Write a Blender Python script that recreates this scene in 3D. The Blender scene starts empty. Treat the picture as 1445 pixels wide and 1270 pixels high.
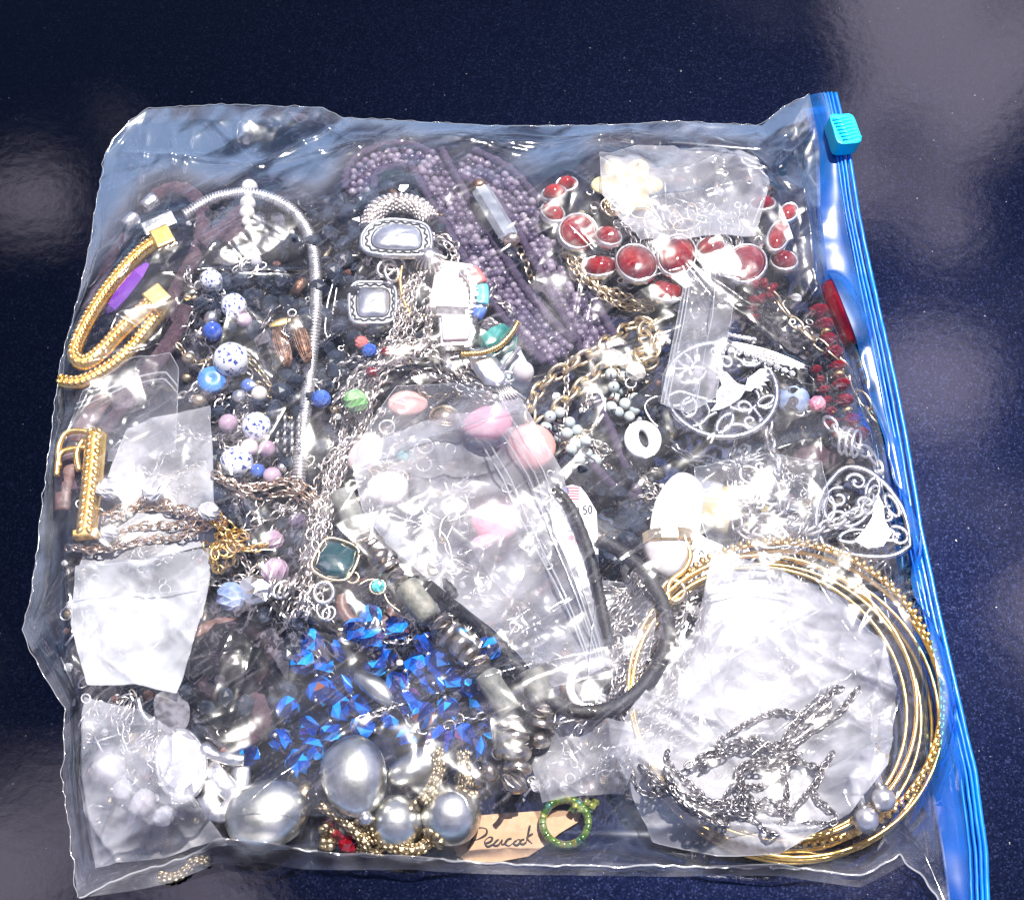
import bpy, bmesh, math, random
import numpy as np
from mathutils import Vector, Matrix

random.seed(11)
rng = np.random.default_rng(11)
scene = bpy.context.scene
COL = scene.collection

# ------------------------------------------------------------------ camera, sky, sun, exposure
DIST, TILT, LENS = 0.32, math.radians(25), 50.3
PW, PH = 1445.0, 1270.0
U = DIST * 36 / LENS / PW                       # metres covered by one photo pixel at the bag
CAM = np.array([0.0, -DIST * math.sin(TILT), DIST * math.cos(TILT) + 0.006])
FWD = np.array([0.0, math.sin(TILT), -math.cos(TILT)])
RGT = np.array([1.0, 0.0, 0.0])
UPV = np.cross(RGT, FWD)
cam = bpy.data.cameras.new('camera')
cam.lens, cam.sensor_width = LENS, 36
cam.clip_start, cam.clip_end = 0.01, 200
camo = bpy.data.objects.new('camera', cam)
COL.objects.link(camo)
camo.location = CAM
camo.rotation_euler = (TILT, 0, 0)
scene.camera = camo

SUN_EL, SUN_AZ = math.radians(69), math.radians(26)     # azimuth clockwise from +Y (away from the viewer)
sun = bpy.data.lights.new('sun', 'SUN')
sun.energy, sun.angle, sun.color = 4.8, math.radians(0.55), (1.0, 0.96, 0.9)
suno = bpy.data.objects.new('sun', sun)
COL.objects.link(suno)
sdir = Vector((math.sin(SUN_AZ) * math.cos(SUN_EL), math.cos(SUN_AZ) * math.cos(SUN_EL), math.sin(SUN_EL)))
suno.rotation_euler = sdir.to_track_quat('Z', 'Y').to_euler()
suno.location = sdir * 3

vs = scene.view_settings
vs.view_transform, vs.look, vs.gamma, vs.exposure = 'Standard', 'None', 1.0, 0.95
vs.use_curve_mapping = False
cy = scene.cycles
cy.max_bounces, cy.transparent_max_bounces = 6, 24
cy.diffuse_bounces, cy.glossy_bounces, cy.transmission_bounces = 2, 3, 3
cy.caustics_reflective = cy.caustics_refractive = False
cy.sample_clamp_indirect = 6
cy.use_denoising = True


def ray(px, py):
    px, py = np.asarray(px, float), np.asarray(py, float)
    f = PW * LENS / 36
    return FWD * f + RGT * (px - PW / 2)[..., None] + UPV * (PH / 2 - py)[..., None]


def P(px, py, z=0.0):
    """the point at height z (metres) seen at a photo pixel"""
    r = ray(px, py)
    t = (np.asarray(z, float) - CAM[2]) / r[..., 2]
    return CAM + r * t[..., None]


def pix(p):
    d = np.asarray(p) - CAM
    w = d @ FWD
    f = PW * LENS / 36
    return np.stack([PW / 2 + f * (d @ RGT) / w, PH / 2 - f * (d @ UPV) / w], -1)


# world: clear sky with drifting cumulus
world = bpy.data.worlds.new('World')
scene.world = world
world.use_nodes = True
nt = world.node_tree
nt.nodes.clear()
N, L = nt.nodes.new, nt.links.new


def wmath(op, a, b=None, c=None):
    n = N('ShaderNodeMath'); n.operation = op
    for i, x in enumerate((a, b, c)):
        if x is None: continue
        if isinstance(x, (int, float)): n.inputs[i].default_value = x
        else: L(x, n.inputs[i])
    return n.outputs[0]


out = N('ShaderNodeOutputWorld')
sky = N('ShaderNodeTexSky')
sky.sky_type, sky.sun_disc = 'NISHITA', False
sky.sun_elevation, sky.sun_rotation = SUN_EL, SUN_AZ
sky.altitude, sky.air_density, sky.dust_density, sky.ozone_density = 3000, 0.7, 0.0, 9.0
bg = N('ShaderNodeBackground'); bg.inputs[1].default_value = 0.06
L(sky.outputs[0], bg.inputs[0])
tc = N('ShaderNodeTexCoord')
sx = N('ShaderNodeSeparateXYZ'); L(tc.outputs['Generated'], sx.inputs[0])
zc = wmath('MAXIMUM', sx.outputs[2], 0.06)
qx, qy = wmath('DIVIDE', sx.outputs[0], zc), wmath('DIVIDE', sx.outputs[1], zc)
cq = N('ShaderNodeCombineXYZ'); L(qx, cq.inputs[0]); L(qy, cq.inputs[1])
no = N('ShaderNodeTexNoise'); no.noise_dimensions = '3D'
no.inputs['Scale'].default_value, no.inputs['Detail'].default_value = 4.6, 9
no.inputs['Roughness'].default_value, no.inputs['Distortion'].default_value = 0.56, 0.25
L(cq.outputs[0], no.inputs['Vector'])
dens = wmath('ADD', wmath('MULTIPLY', wmath('SUBTRACT', no.outputs[0], 0.5), 2.3), 0.38)
# the clouds that the paint mirrors, in plan (direction x/z, y/z), inside the same noise field
for bx, by, br, amp in ((1350, 20, .14, .42), (1440, 150, .09, .36), (1345, 505, .05, .46), (10, 300, .09, .17),
                        (1430, 980, .10, .24), (40, 1180, .13, .16), (1400, 700, .06, .12), (690, 1262, .13, .14),
                        (700, 60, .22, -.16), (60, 560, .12, -.12), (140, 110, .12, -.22), (1290, 330, .10, -.12)):
    r_ = ray(np.array(bx), np.array(by))
    cx, cyy = r_[0] / -r_[2], r_[1] / -r_[2]
    dx, dy = wmath('SUBTRACT', qx, float(cx)), wmath('SUBTRACT', qy, float(cyy))
    d2 = wmath('ADD', wmath('MULTIPLY', dx, dx), wmath('MULTIPLY', dy, dy))
    g = wmath('POWER', 2.718, wmath('MULTIPLY', d2, -1.0 / (br * br)))
    dens = wmath('ADD', dens, wmath('MULTIPLY', g, amp))
cr = N('ShaderNodeMapRange'); cr.interpolation_type = 'SMOOTHSTEP'
cr.inputs[1].default_value, cr.inputs[2].default_value = 0.52, 0.74
L(dens, cr.inputs[0])
cb = N('ShaderNodeBackground'); cb.inputs[0].default_value = (0.90, 0.80, 1.0, 1); cb.inputs[1].default_value = 2.3
mx = N('ShaderNodeMixShader')
L(wmath('MULTIPLY', cr.outputs[0], 0.92), mx.inputs[0]); L(bg.outputs[0], mx.inputs[1]); L(cb.outputs[0], mx.inputs[2])
L(mx.outputs[0], out.inputs[0])


# ------------------------------------------------------------------ materials
class NT:
    def __init__(s, name):
        s.m = bpy.data.materials.new(name); s.m.use_nodes = True
        s.t = s.m.node_tree; s.t.nodes.clear()
        s.out = s.t.nodes.new('ShaderNodeOutputMaterial')

    def n(s, typ, **kw):
        x = s.t.nodes.new(typ)
        for k, v in kw.items():
            k = k.replace('_', ' ')
            if k in x.inputs:
                if hasattr(v, 'node'): s.t.links.new(v, x.inputs[k])
                else: x.inputs[k].default_value = v
            else: setattr(x, k.replace(' ', '_'), v)
        return x

    def l(s, a, b): s.t.links.new(a, b)

    def math(s, op, a, b=0.0):
        x = s.t.nodes.new('ShaderNodeMath'); x.operation = op
        for i, v in enumerate((a, b)):
            if hasattr(v, 'node'): s.l(v, x.inputs[i])
            else: x.inputs[i].default_value = v
        return x.outputs[0]

    def coord(s, which='Object'): return s.n('ShaderNodeTexCoord').outputs[which]

    def pos(s): return s.n('ShaderNodeNewGeometry').outputs['Position']

    def noise(s, scale, detail=3, rough=0.5, vec=None, dist=0.0):
        x = s.n('ShaderNodeTexNoise', Scale=scale, Detail=detail, Roughness=rough, Distortion=dist)
        s.l(vec or s.pos(), x.inputs['Vector']); return x.outputs[0]

    def ramp(s, fac, stops):
        x = s.n('ShaderNodeValToRGB'); s.l(fac, x.inputs[0])
        e = x.color_ramp.elements
        while len(e) < len(stops): e.new(0.5)
        for i, (p, c) in enumerate(stops):
            e[i].position = p; e[i].color = (*c, 1) if len(c) == 3 else c
        return x.outputs[0]

    def rng(s, fac, a, b, c, d):
        x = s.n('ShaderNodeMapRange'); s.l(fac, x.inputs[0])
        for i, v in enumerate((a, b, c, d)): x.inputs[i + 1].default_value = v
        return x.outputs[0]

    def bump(s, h, strength, dist):
        x = s.n('ShaderNodeBump', Strength=strength, Distance=dist); s.l(h, x.inputs['Height']); return x.outputs[0]


MATS = {}


def princ(name, col, metal=0.0, rough=0.3, col2=None, nscale=400, sss=0.0, sssr=None, coat=0.0, bump=0.0, bscale=900,
          trans=0.0, ior=1.5, emit=None, rvar=0.0, island=None, objrand=None):
    k = NT(name)
    b = k.n('ShaderNodeBsdfPrincipled', Metallic=metal, Roughness=rough, IOR=ior)
    b.inputs['Base Color'].default_value = (*col, 1)
    if objrand:
        k.l(k.ramp(k.n('ShaderNodeObjectInfo').outputs['Random'], objrand), b.inputs['Base Color'])
    elif island:
        fr_ = k.math('FRACT', k.math('ADD', k.n('ShaderNodeNewGeometry').outputs['Random Per Island'], k.n('ShaderNodeObjectInfo').outputs['Random']))  # one tone per facet: lit and dark facets, also iridescence, put into colour
        k.l(k.ramp(fr_, island), b.inputs['Base Color'])
    elif col2:
        k.l(k.ramp(k.noise(nscale, 4), [(0.38, col), (0.64, col2)]), b.inputs['Base Color'])
    if rvar: k.l(k.rng(k.noise(nscale * 1.7, 3), .3, .7, max(.03, rough - rvar), rough + rvar), b.inputs['Roughness'])
    if sss:
        b.inputs['Subsurface Weight'].default_value = sss
        b.inputs['Subsurface Radius'].default_value = sssr or (1, .5, .4)
        b.inputs['Subsurface Scale'].default_value = 0.003
    if coat: b.inputs['Coat Weight'].default_value = coat; b.inputs['Coat Roughness'].default_value = 0.05
    if trans: b.inputs['Transmission Weight'].default_value = trans
    if bump: k.l(k.bump(k.noise(bscale, 4), bump, 0.0004), b.inputs['Normal'])
    k.l(b.outputs[0], k.out.inputs[0])
    MATS[name] = k.m
    return k.m


princ('silver', (.92, .90, .88), 1, .36, (.72, .69, .67), 500, rvar=.1, bump=.12, bscale=1500)
princ('chain_silver', (.90, .87, .84), 1, .34, (.55, .50, .49), 700)
princ('warm_silver', (.90, .84, .79), 1, .34, (.62, .55, .51), 600)
princ('dark_silver', (.50, .47, .46), 1, .32, (.20, .18, .18), 500)
princ('bright_silver', (.86, .86, .87), 1, .36, (.70, .70, .72), 300, bump=.1, bscale=400)
princ('satin_silver', (.84, .83, .78), 1, .33, (.50, .50, .45), 200, bump=.5, bscale=170)
princ('filigree_silver', (.62, .62, .64), 1, .26, (.28, .28, .31), 380, bump=.2, bscale=700)
princ('oxide', (.03, .03, .035), .4, .5)
princ('gold', (.98, .68, .24), 1, .33, (.80, .50, .15), 500, bump=.15, bscale=1200)
princ('pale_gold', (.94, .78, .52), 1, .33, (.66, .50, .30), 500)
princ('rose_gold', (.95, .76, .60), 1, .28, (.76, .56, .42), 600)
princ('brass', (.52, .42, .27), 1, .38, (.20, .15, .09), 900, bump=.4, bscale=2500)
princ('bronze', (.30, .17, .11), .8, .42, (.10, .05, .035), 900, bump=.4, bscale=2200)
princ('pewter', (.56, .50, .44), 1, .30, (.30, .26, .23), 500, bump=.3, bscale=900)
princ('garnet', (.13, .005, .016), 0, .08, (.32, .014, .010), 120, sss=.6, sssr=(2.6, .14, .10), coat=.25)
princ('dark_garnet', (.09, .003, .012), 0, .08, (.20, .005, .012), 200, sss=.4, sssr=(1.4, .1, .1), coat=.6)
princ('red_crystal', (.26, .004, .016), 0, .08, (.12, .003, .008), 300, coat=.8)
princ('coral', (.62, .10, .10), 0, .3, (.75, .25, .22), 250, sss=.2)
princ('amethyst', (.22, .13, .32), 0, .12, coat=.8, sss=.35, sssr=(1.0, .6, 1.3),
      objrand=[(0, (.025, .015, .04)), (.3, (.075, .05, .095)), (.65, (.15, .115, .17)), (1, (.30, .25, .31))])
princ('purple_gem', (.16, .03, .36), 0, .07, coat=.8, island=[(0, (.05, .01, .12)), (.5, (.16, .03, .36)), (1, (.34, .12, .56))])
princ('purple_cord', (.040, .018, .030), 0, .85, (.085, .042, .058), 700, bump=.8, bscale=2600)
princ('violet_thread', (.035, .022, .055), 0, .8, (.07, .045, .09), 900, bump=.7, bscale=2600)
princ('black_stone', (.010, .012, .018), 0, .12, (.04, .05, .075), 300, coat=.4)
princ('black_glass', (.008, .008, .010), 0, .06, coat=.6)
princ('black_cord', (.012, .011, .014), 0, .55, (.03, .027, .032), 900, bump=.5, bscale=2200)
princ('slate_stone', (.12, .125, .115), 0, .55, (.24, .23, .20), 420, bump=.5, bscale=1200)
princ('grey_stone', (.20, .22, .27), 0, .10, (.42, .44, .48), 220, coat=.6, sss=.2)
princ('pale_blue_stone', (.46, .53, .54), 0, .35, (.60, .64, .62), 300, sss=.2, coat=.2)
princ('blue_enamel', (.04, .17, .52), 0, .16, (.10, .30, .66), 260, coat=.6)
princ('blue_glass', (.03, .08, .40), 0, .10, (.10, .2, .55), 300, coat=.6)
princ('hazy_blue', (.20, .28, .50), 0, .16, (.42, .50, .68), 300, coat=.5, sss=.3)
princ('green_glass', (.16, .42, .12), 0, .12, (.45, .66, .36), 400, coat=.6, sss=.3)
princ('emerald', (.005, .13, .11), 0, .08, (.02, .28, .24), 200, coat=.8)
princ('teal_gem', (.004, .03, .04), 0, .05, (.012, .075, .085), 150, coat=1)
princ('turquoise', (.12, .55, .56), 0, .4, (.25, .66, .66), 300)
princ('aqua_crystal', (.0, .42, .42), 0, .06, coat=1, island=[(0, (0, .16, .2)), (.5, (0, .42, .42)), (1, (.2, .8, .75))])
princ('rose_quartz', (.70, .56, .56), 0, .14, (.82, .72, .70), 120, sss=.5, sssr=(1, .8, .8), coat=.5)
princ('white_quartz', (.60, .55, .55), 0, .2, (.74, .69, .68), 200, sss=.5, sssr=(1, .9, .9), coat=.3)
princ('white_paint', (.86, .86, .86), 0, .35, coat=.4)
princ('lilac_bead', (.40, .27, .36), 0, .3, (.54, .40, .48), 300, sss=.4, coat=.2)
princ('pink_bead', (.80, .22, .34), 0, .25, (.86, .36, .42), 200, sss=.5, coat=.4)
princ('salmon_stone', (.82, .34, .30), 0, .3, (.88, .50, .46), 160, sss=.4, coat=.3)
princ('cream', (.66, .50, .20), 0, .45, (.76, .64, .36), 260, sss=.3)
princ('pearl', (.80, .74, .66), .15, .22, (.86, .82, .78), 300, coat=.7)
princ('wood', (.10, .045, .035), 0, .45, (.19, .09, .07), 500, bump=.3)
princ('tan_card', (.50, .30, .17), 0, .75, (.56, .35, .20), 500, bump=.15, bscale=2500)
princ('ink', (.012, .010, .012), 0, .6)
princ('white_card', (.80, .79, .80), 0, .6, (.85, .84, .84), 300)
princ('flag_red', (.42, .06, .12), 0, .6)
princ('flag_blue', (.06, .06, .18), 0, .6)
princ('leaf_red', (.60, .08, .12), 0, .6)
princ('seed_green', (.10, .20, .02), .3, .15, coat=.8,
      objrand=[(0, (.05, .12, .02)), (.35, (.16, .26, .03)), (.6, (.30, .28, .04)), (.85, (.04, .20, .14)), (1, (.32, .36, .10))])
princ('blue_ab', (.01, .08, .5), .25, .08, coat=.5,
      island=[(0, (.003, .008, .05)), (.40, (.004, .022, .16)), (.56, (.003, .07, .45)), (.72, (.003, .22, .90)), (.86, (.01, .42, 1.0)),
              (.96, (.05, .02, .26)), (1, (.30, .10, .05))])
princ('clear_crystal', (.62, .60, .62), 0, .03, coat=1, island=[(0, (.25, .24, .27)), (.5, (.6, .58, .6)), (1, (.9, .9, .9))])
princ('zip_blue', (.0, .16, .80), 0, .28, (.0, .22, .90), 90, coat=.3, sss=.15)
princ('slider_cyan', (.0, .70, .95), 0, .35, coat=.2)

# porcelain: white with a blue blossom print
k = NT('porcelain')
b = k.n('ShaderNodeBsdfPrincipled', Roughness=.12)
vor = k.n('ShaderNodeTexVoronoi', Scale=2.6, Randomness=.75); k.l(k.coord(), vor.inputs['Vector'])
vor2 = k.n('ShaderNodeTexVoronoi', Scale=6.5, Randomness=.8); k.l(k.coord(), vor2.inputs['Vector'])
pet = k.math('ADD', vor.outputs['Distance'], k.math('MULTIPLY', vor2.outputs['Distance'], .55))
k.l(k.ramp(pet, [(0.0, (.03, .05, .22)), (.57, (.05, .08, .32)), (.62, (.78, .79, .83)), (1, (.84, .84, .86))]), b.inputs['Base Color'])
b.inputs['Coat Weight'].default_value = .5
k.l(b.outputs[0], k.out.inputs[0]); MATS['porcelain'] = k.m


def film_mat(name, tint, haze_lo, haze_hi, rough=.12, refl=1.9, see=(.97, .98, 1.0), sky_tint=None, veil=.06):
    """thin polythene: see-through, glossy on both faces, with a milky bloom of its own (attribute 'bloom')"""
    k = NT(name)
    lw = k.n('ShaderNodeLayerWeight', Blend=.5)
    f5 = k.math('POWER', lw.outputs['Facing'], 4.0)
    fr = k.math('MINIMUM', k.math('MULTIPLY', k.math('ADD', k.math('MULTIPLY', f5, .9), .042), refl), .85)
    at = k.n('ShaderNodeAttribute', attribute_name='bloom')
    sp = k.n('ShaderNodeSeparateColor'); k.l(at.outputs['Color'], sp.inputs[0])
    gl = k.n('ShaderNodeBsdfGlossy')
    k.l(k.rng(sp.outputs[1], 0, 1, rough * .6, rough * 2.0), gl.inputs['Roughness'])
    df = k.n('ShaderNodeBsdfDiffuse'); df.inputs['Color'].default_value = (*tint, 1)
    tl = k.n('ShaderNodeBsdfTranslucent'); tl.inputs['Color'].default_value = (*tint, 1)
    if sky_tint:                                       # blue sky reflection painted into the haze colour at the bag's edges
        mc = k.n('ShaderNodeMixRGB'); k.l(sp.outputs[2], mc.inputs[0])
        mc.inputs[1].default_value, mc.inputs[2].default_value = (*tint, 1), (*sky_tint, 1)
        k.l(mc.outputs[0], df.inputs['Color']); k.l(mc.outputs[0], tl.inputs['Color'])
    g2 = k.n('ShaderNodeBsdfGlossy', Roughness=.40)
    gm = k.n('ShaderNodeMixShader'); gm.inputs[0].default_value = veil
    k.l(gl.outputs[0], gm.inputs[1]); k.l(g2.outputs[0], gm.inputs[2])
    mb = k.n('ShaderNodeMixShader'); mb.inputs[0].default_value = .4
    k.l(df.outputs[0], mb.inputs[1]); k.l(tl.outputs[0], mb.inputs[2])
    tr = k.n('ShaderNodeBsdfTransparent'); tr.inputs['Color'].default_value = (*see, 1)
    hz = k.rng(sp.outputs[0], 0, 1, haze_lo, haze_hi)
    m1 = k.n('ShaderNodeMixShader'); k.l(hz, m1.inputs[0]); k.l(tr.outputs[0], m1.inputs[1]); k.l(mb.outputs[0], m1.inputs[2])
    m2 = k.n('ShaderNodeMixShader'); k.l(fr, m2.inputs[0]); k.l(m1.outputs[0], m2.inputs[1]); k.l(gm.outputs[0], m2.inputs[2])
    k.l(m2.outputs[0], k.out.inputs[0])
    MATS[name] = k.m
    return k.m


film_mat('film', (.93, .89, .96), .006, .28, rough=.11, refl=2.1, sky_tint=(.42, .62, 1.0), veil=.06)
film_mat('film_back', (.80, .86, 1.0), .0, .012, rough=.05, refl=1.0, veil=.0)
film_mat('film_seam', (.95, .96, 1.0), .30, .60, rough=.16)
film_mat('film_milky', (.95, .93, .98), .24, .52, rough=.15, refl=1.4)
film_mat('film_white', (.95, .96, 1.0), .50, .86, rough=.22, refl=1.5)
film_mat('film_cloud', (.96, .94, .98), .34, .74, rough=.18, refl=1.6)
film_mat('film_small', (.92, .90, .96), .05, .20, rough=.13)
film_mat('film_blue', (.02, .28, .95), .22, .40, rough=.13, see=(.22, .58, 1.0))

# smoky glass disc
k = NT('smoky_glass')
tr = k.n('ShaderNodeBsdfTransparent'); tr.inputs['Color'].default_value = (.30, .27, .31, 1)
gl = k.n('ShaderNodeBsdfGlossy', Roughness=.04)
lw = k.n('ShaderNodeLayerWeight', Blend=.5)
fr = k.math('MINIMUM', k.math('ADD', k.math('MULTIPLY', k.math('POWER', lw.outputs['Facing'], 4), .9), .07), .9)
m = k.n('ShaderNodeMixShader'); k.l(fr, m.inputs[0]); k.l(tr.outputs[0], m.inputs[1]); k.l(gl.outputs[0], m.inputs[2])
k.l(m.outputs[0], k.out.inputs[0]); MATS['smoky_glass'] = k.m

# navy metallic paint under clear coat, with dust
k = NT('navy_paint')
b = k.n('ShaderNodeBsdfPrincipled', Roughness=.36, Metallic=1.0)
fl = k.n('ShaderNodeTexVoronoi', Scale=3000); k.l(k.pos(), fl.inputs['Vector'])
sep = k.n('ShaderNodeSeparateColor'); k.l(fl.outputs['Color'], sep.inputs[0])
flk = k.ramp(sep.outputs[0], [(0, (.0005, .0008, .0030)), (.55, (.0009, .0013, .0052)), (.85, (.0016, .0023, .008)), (1, (.0042, .0056, .015))])
dust = k.ramp(k.noise(900, 2, .5), [(.74, (0, 0, 0)), (.78, (1, 1, 1))])
mxc = k.n('ShaderNodeMixRGB'); k.l(k.math('MULTIPLY', dust, .25), mxc.inputs[0]); k.l(flk, mxc.inputs[1])
mxc.inputs[2].default_value = (.3, .3, .34, 1)
k.l(mxc.outputs[0], b.inputs['Base Color'])
b.inputs['Coat Weight'].default_value, b.inputs['Coat IOR'].default_value = 1, 1.45
k.l(k.rng(k.noise(35, 4), .3, .7, .03, .07), b.inputs['Coat Roughness'])
cbp = k.bump(k.math('ADD', k.noise(300, 2, .5), k.math('MULTIPLY', k.noise(4200, 1), .25)), .035, .0005)
k.l(cbp, b.inputs['Coat Normal'])
k.l(b.outputs[0], k.out.inputs[0]); MATS['navy_paint'] = k.m

# ------------------------------------------------------------------ geometry helpers
RES = 0.0006
GX0, GY0, GNX, GNY = -0.15, -0.14, 500, 467
HM = np.zeros((GNY, GNX))                       # height of everything laid down so far


def gij(x, y):
    return (np.clip(((y - GY0) / RES).astype(int), 0, GNY - 1), np.clip(((x - GX0) / RES).astype(int), 0, GNX - 1))


def stamp(v):
    i, j = gij(v[:, 0], v[:, 1])
    np.maximum.at(HM, (i, j), v[:, 2])


_BG = {}


def stamp_faces(v, faces):
    """also mark the inside of large faces"""
    if len(faces) > 900: return
    tri = np.array([(q[0], q[k], q[k + 1]) for q in faces for k in range(1, len(q) - 1)])
    if not len(tri): return
    a, b, c = v[tri[:, 0]], v[tri[:, 1]], v[tri[:, 2]]
    e = np.max([np.linalg.norm(b - a, axis=1), np.linalg.norm(c - a, axis=1), np.linalg.norm(c - b, axis=1)], 0)
    nn = np.minimum(40, e / (RES * .9)).astype(int)
    for n in np.unique(nn[nn >= 2]):
        if n not in _BG:
            g = np.arange(n + 1) / n
            S, T = np.meshgrid(g, g); m = S + T <= 1.0001
            _BG[n] = np.stack([S[m], T[m]], 1)
        w, m = _BG[n], nn == n
        p = a[m][:, None] + (b - a)[m][:, None] * w[None, :, :1] + (c - a)[m][:, None] * w[None, :, 1:]
        stamp(p.reshape(-1, 3))


def grow(h, n=1):
    for _ in range(n):
        g = h.copy()
        g[1:] = np.maximum(g[1:], h[:-1]); g[:-1] = np.maximum(g[:-1], h[1:])
        g[:, 1:] = np.maximum(g[:, 1:], h[:, :-1]); g[:, :-1] = np.maximum(g[:, :-1], h[:, 1:])
        h = g
    return h


def relax(ob, n, fixed=None, val=None):
    h = ob.copy()
    for _ in range(n):
        a = h.copy()
        a[1:-1, 1:-1] = .25 * (h[2:, 1:-1] + h[:-2, 1:-1] + h[1:-1, 2:] + h[1:-1, :-2])
        h = np.maximum(a, ob)
        if fixed is not None: h = np.where(fixed, val, h)
    return h


def samp(h, x, y):
    fx = np.clip((x - GX0) / RES - .5, 0, GNX - 1.001); fy = np.clip((y - GY0) / RES - .5, 0, GNY - 1.001)
    j, i = fx.astype(int), fy.astype(int)
    u, v = fx - j, fy - i
    return (h[i, j] * (1 - u) + h[i, j + 1] * u) * (1 - v) + (h[i + 1, j] * (1 - u) + h[i + 1, j + 1] * u) * v


def spline(pts, step=5.0, closed=False):
    p = np.array(pts, float)
    n = len(p)
    out = []
    rngi = range(n) if closed else range(n - 1)
    for i in rngi:
        if closed: a, b, c, d = p[(i - 1) % n], p[i], p[(i + 1) % n], p[(i + 2) % n]
        else: a, b, c, d = p[max(i - 1, 0)], p[i], p[i + 1], p[min(i + 2, n - 1)]
        m = max(2, int(np.linalg.norm(c[:2] - b[:2]) / step))
        t = np.linspace(0, 1, m, endpoint=False)[:, None]
        out.append(.5 * (2 * b + (c - a) * t + (2 * a - 5 * b + 4 * c - d) * t * t + (3 * b - a - 3 * c + d) * t ** 3))
    if not closed: out.append(p[-1:])
    return np.concatenate(out)


def rest(px, py, r=4, k=.8, cap=105):
    """height in metres at which something of radius r (pixels) comes to lie at that pixel"""
    z = 20 * U
    for _ in range(3):
        p = P(px, py, z)
        i, j = gij(np.array([p[0]]), np.array([p[1]]))
        w = max(1, int(r * U / RES))
        win = HM[max(0, i[0] - w):i[0] + w + 1, max(0, j[0] - w):j[0] + w + 1]
        ws = np.sort(win, axis=None)
        z = min(ws[int(k * (len(ws) - 1))], cap * U) + r * U * .9
    return float(z)


def drape(pts, r, z=None, cap=100, step=5, sm=5, closed=False):
    """a path through photo pixels, laid over whatever lies there"""
    q = spline(pts, step, closed)
    if z is not None: zz = np.full(len(q), z * U)
    else:
        zz = np.array([rest(x, y, max(r, 4), .75, cap) for x, y in q[:, :2]])
        for _ in range(2):
            zp = np.pad(zz, sm, mode='edge')
            zz = np.mean([zp[i:i + len(zz)] for i in range(2 * sm + 1)], 0)
    return P(q[:, 0], q[:, 1], zz)


def resample(path, step):
    d = np.r_[0, np.cumsum(np.linalg.norm(np.diff(path, axis=0), axis=1))]
    n = max(2, int(round(d[-1] / step)) + 1)
    s = np.linspace(0, d[-1], n)
    return np.stack([np.interp(s, d, path[:, i]) for i in range(3)], 1)


def tangents(path, closed=False):
    if closed: t = np.roll(path, -1, 0) - np.roll(path, 1, 0)
    else: t = np.gradient(path, axis=0)
    return t / np.maximum(np.linalg.norm(t, axis=1, keepdims=True), 1e-12)


def frames(t):
    up = np.tile([0., 0, 1], (len(t), 1))
    bad = np.abs(t[:, 2]) > .97
    up[bad] = [1, 0, 0]
    s = np.cross(t, up); s /= np.linalg.norm(s, axis=1, keepdims=True)
    return s, np.cross(s, t)


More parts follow.
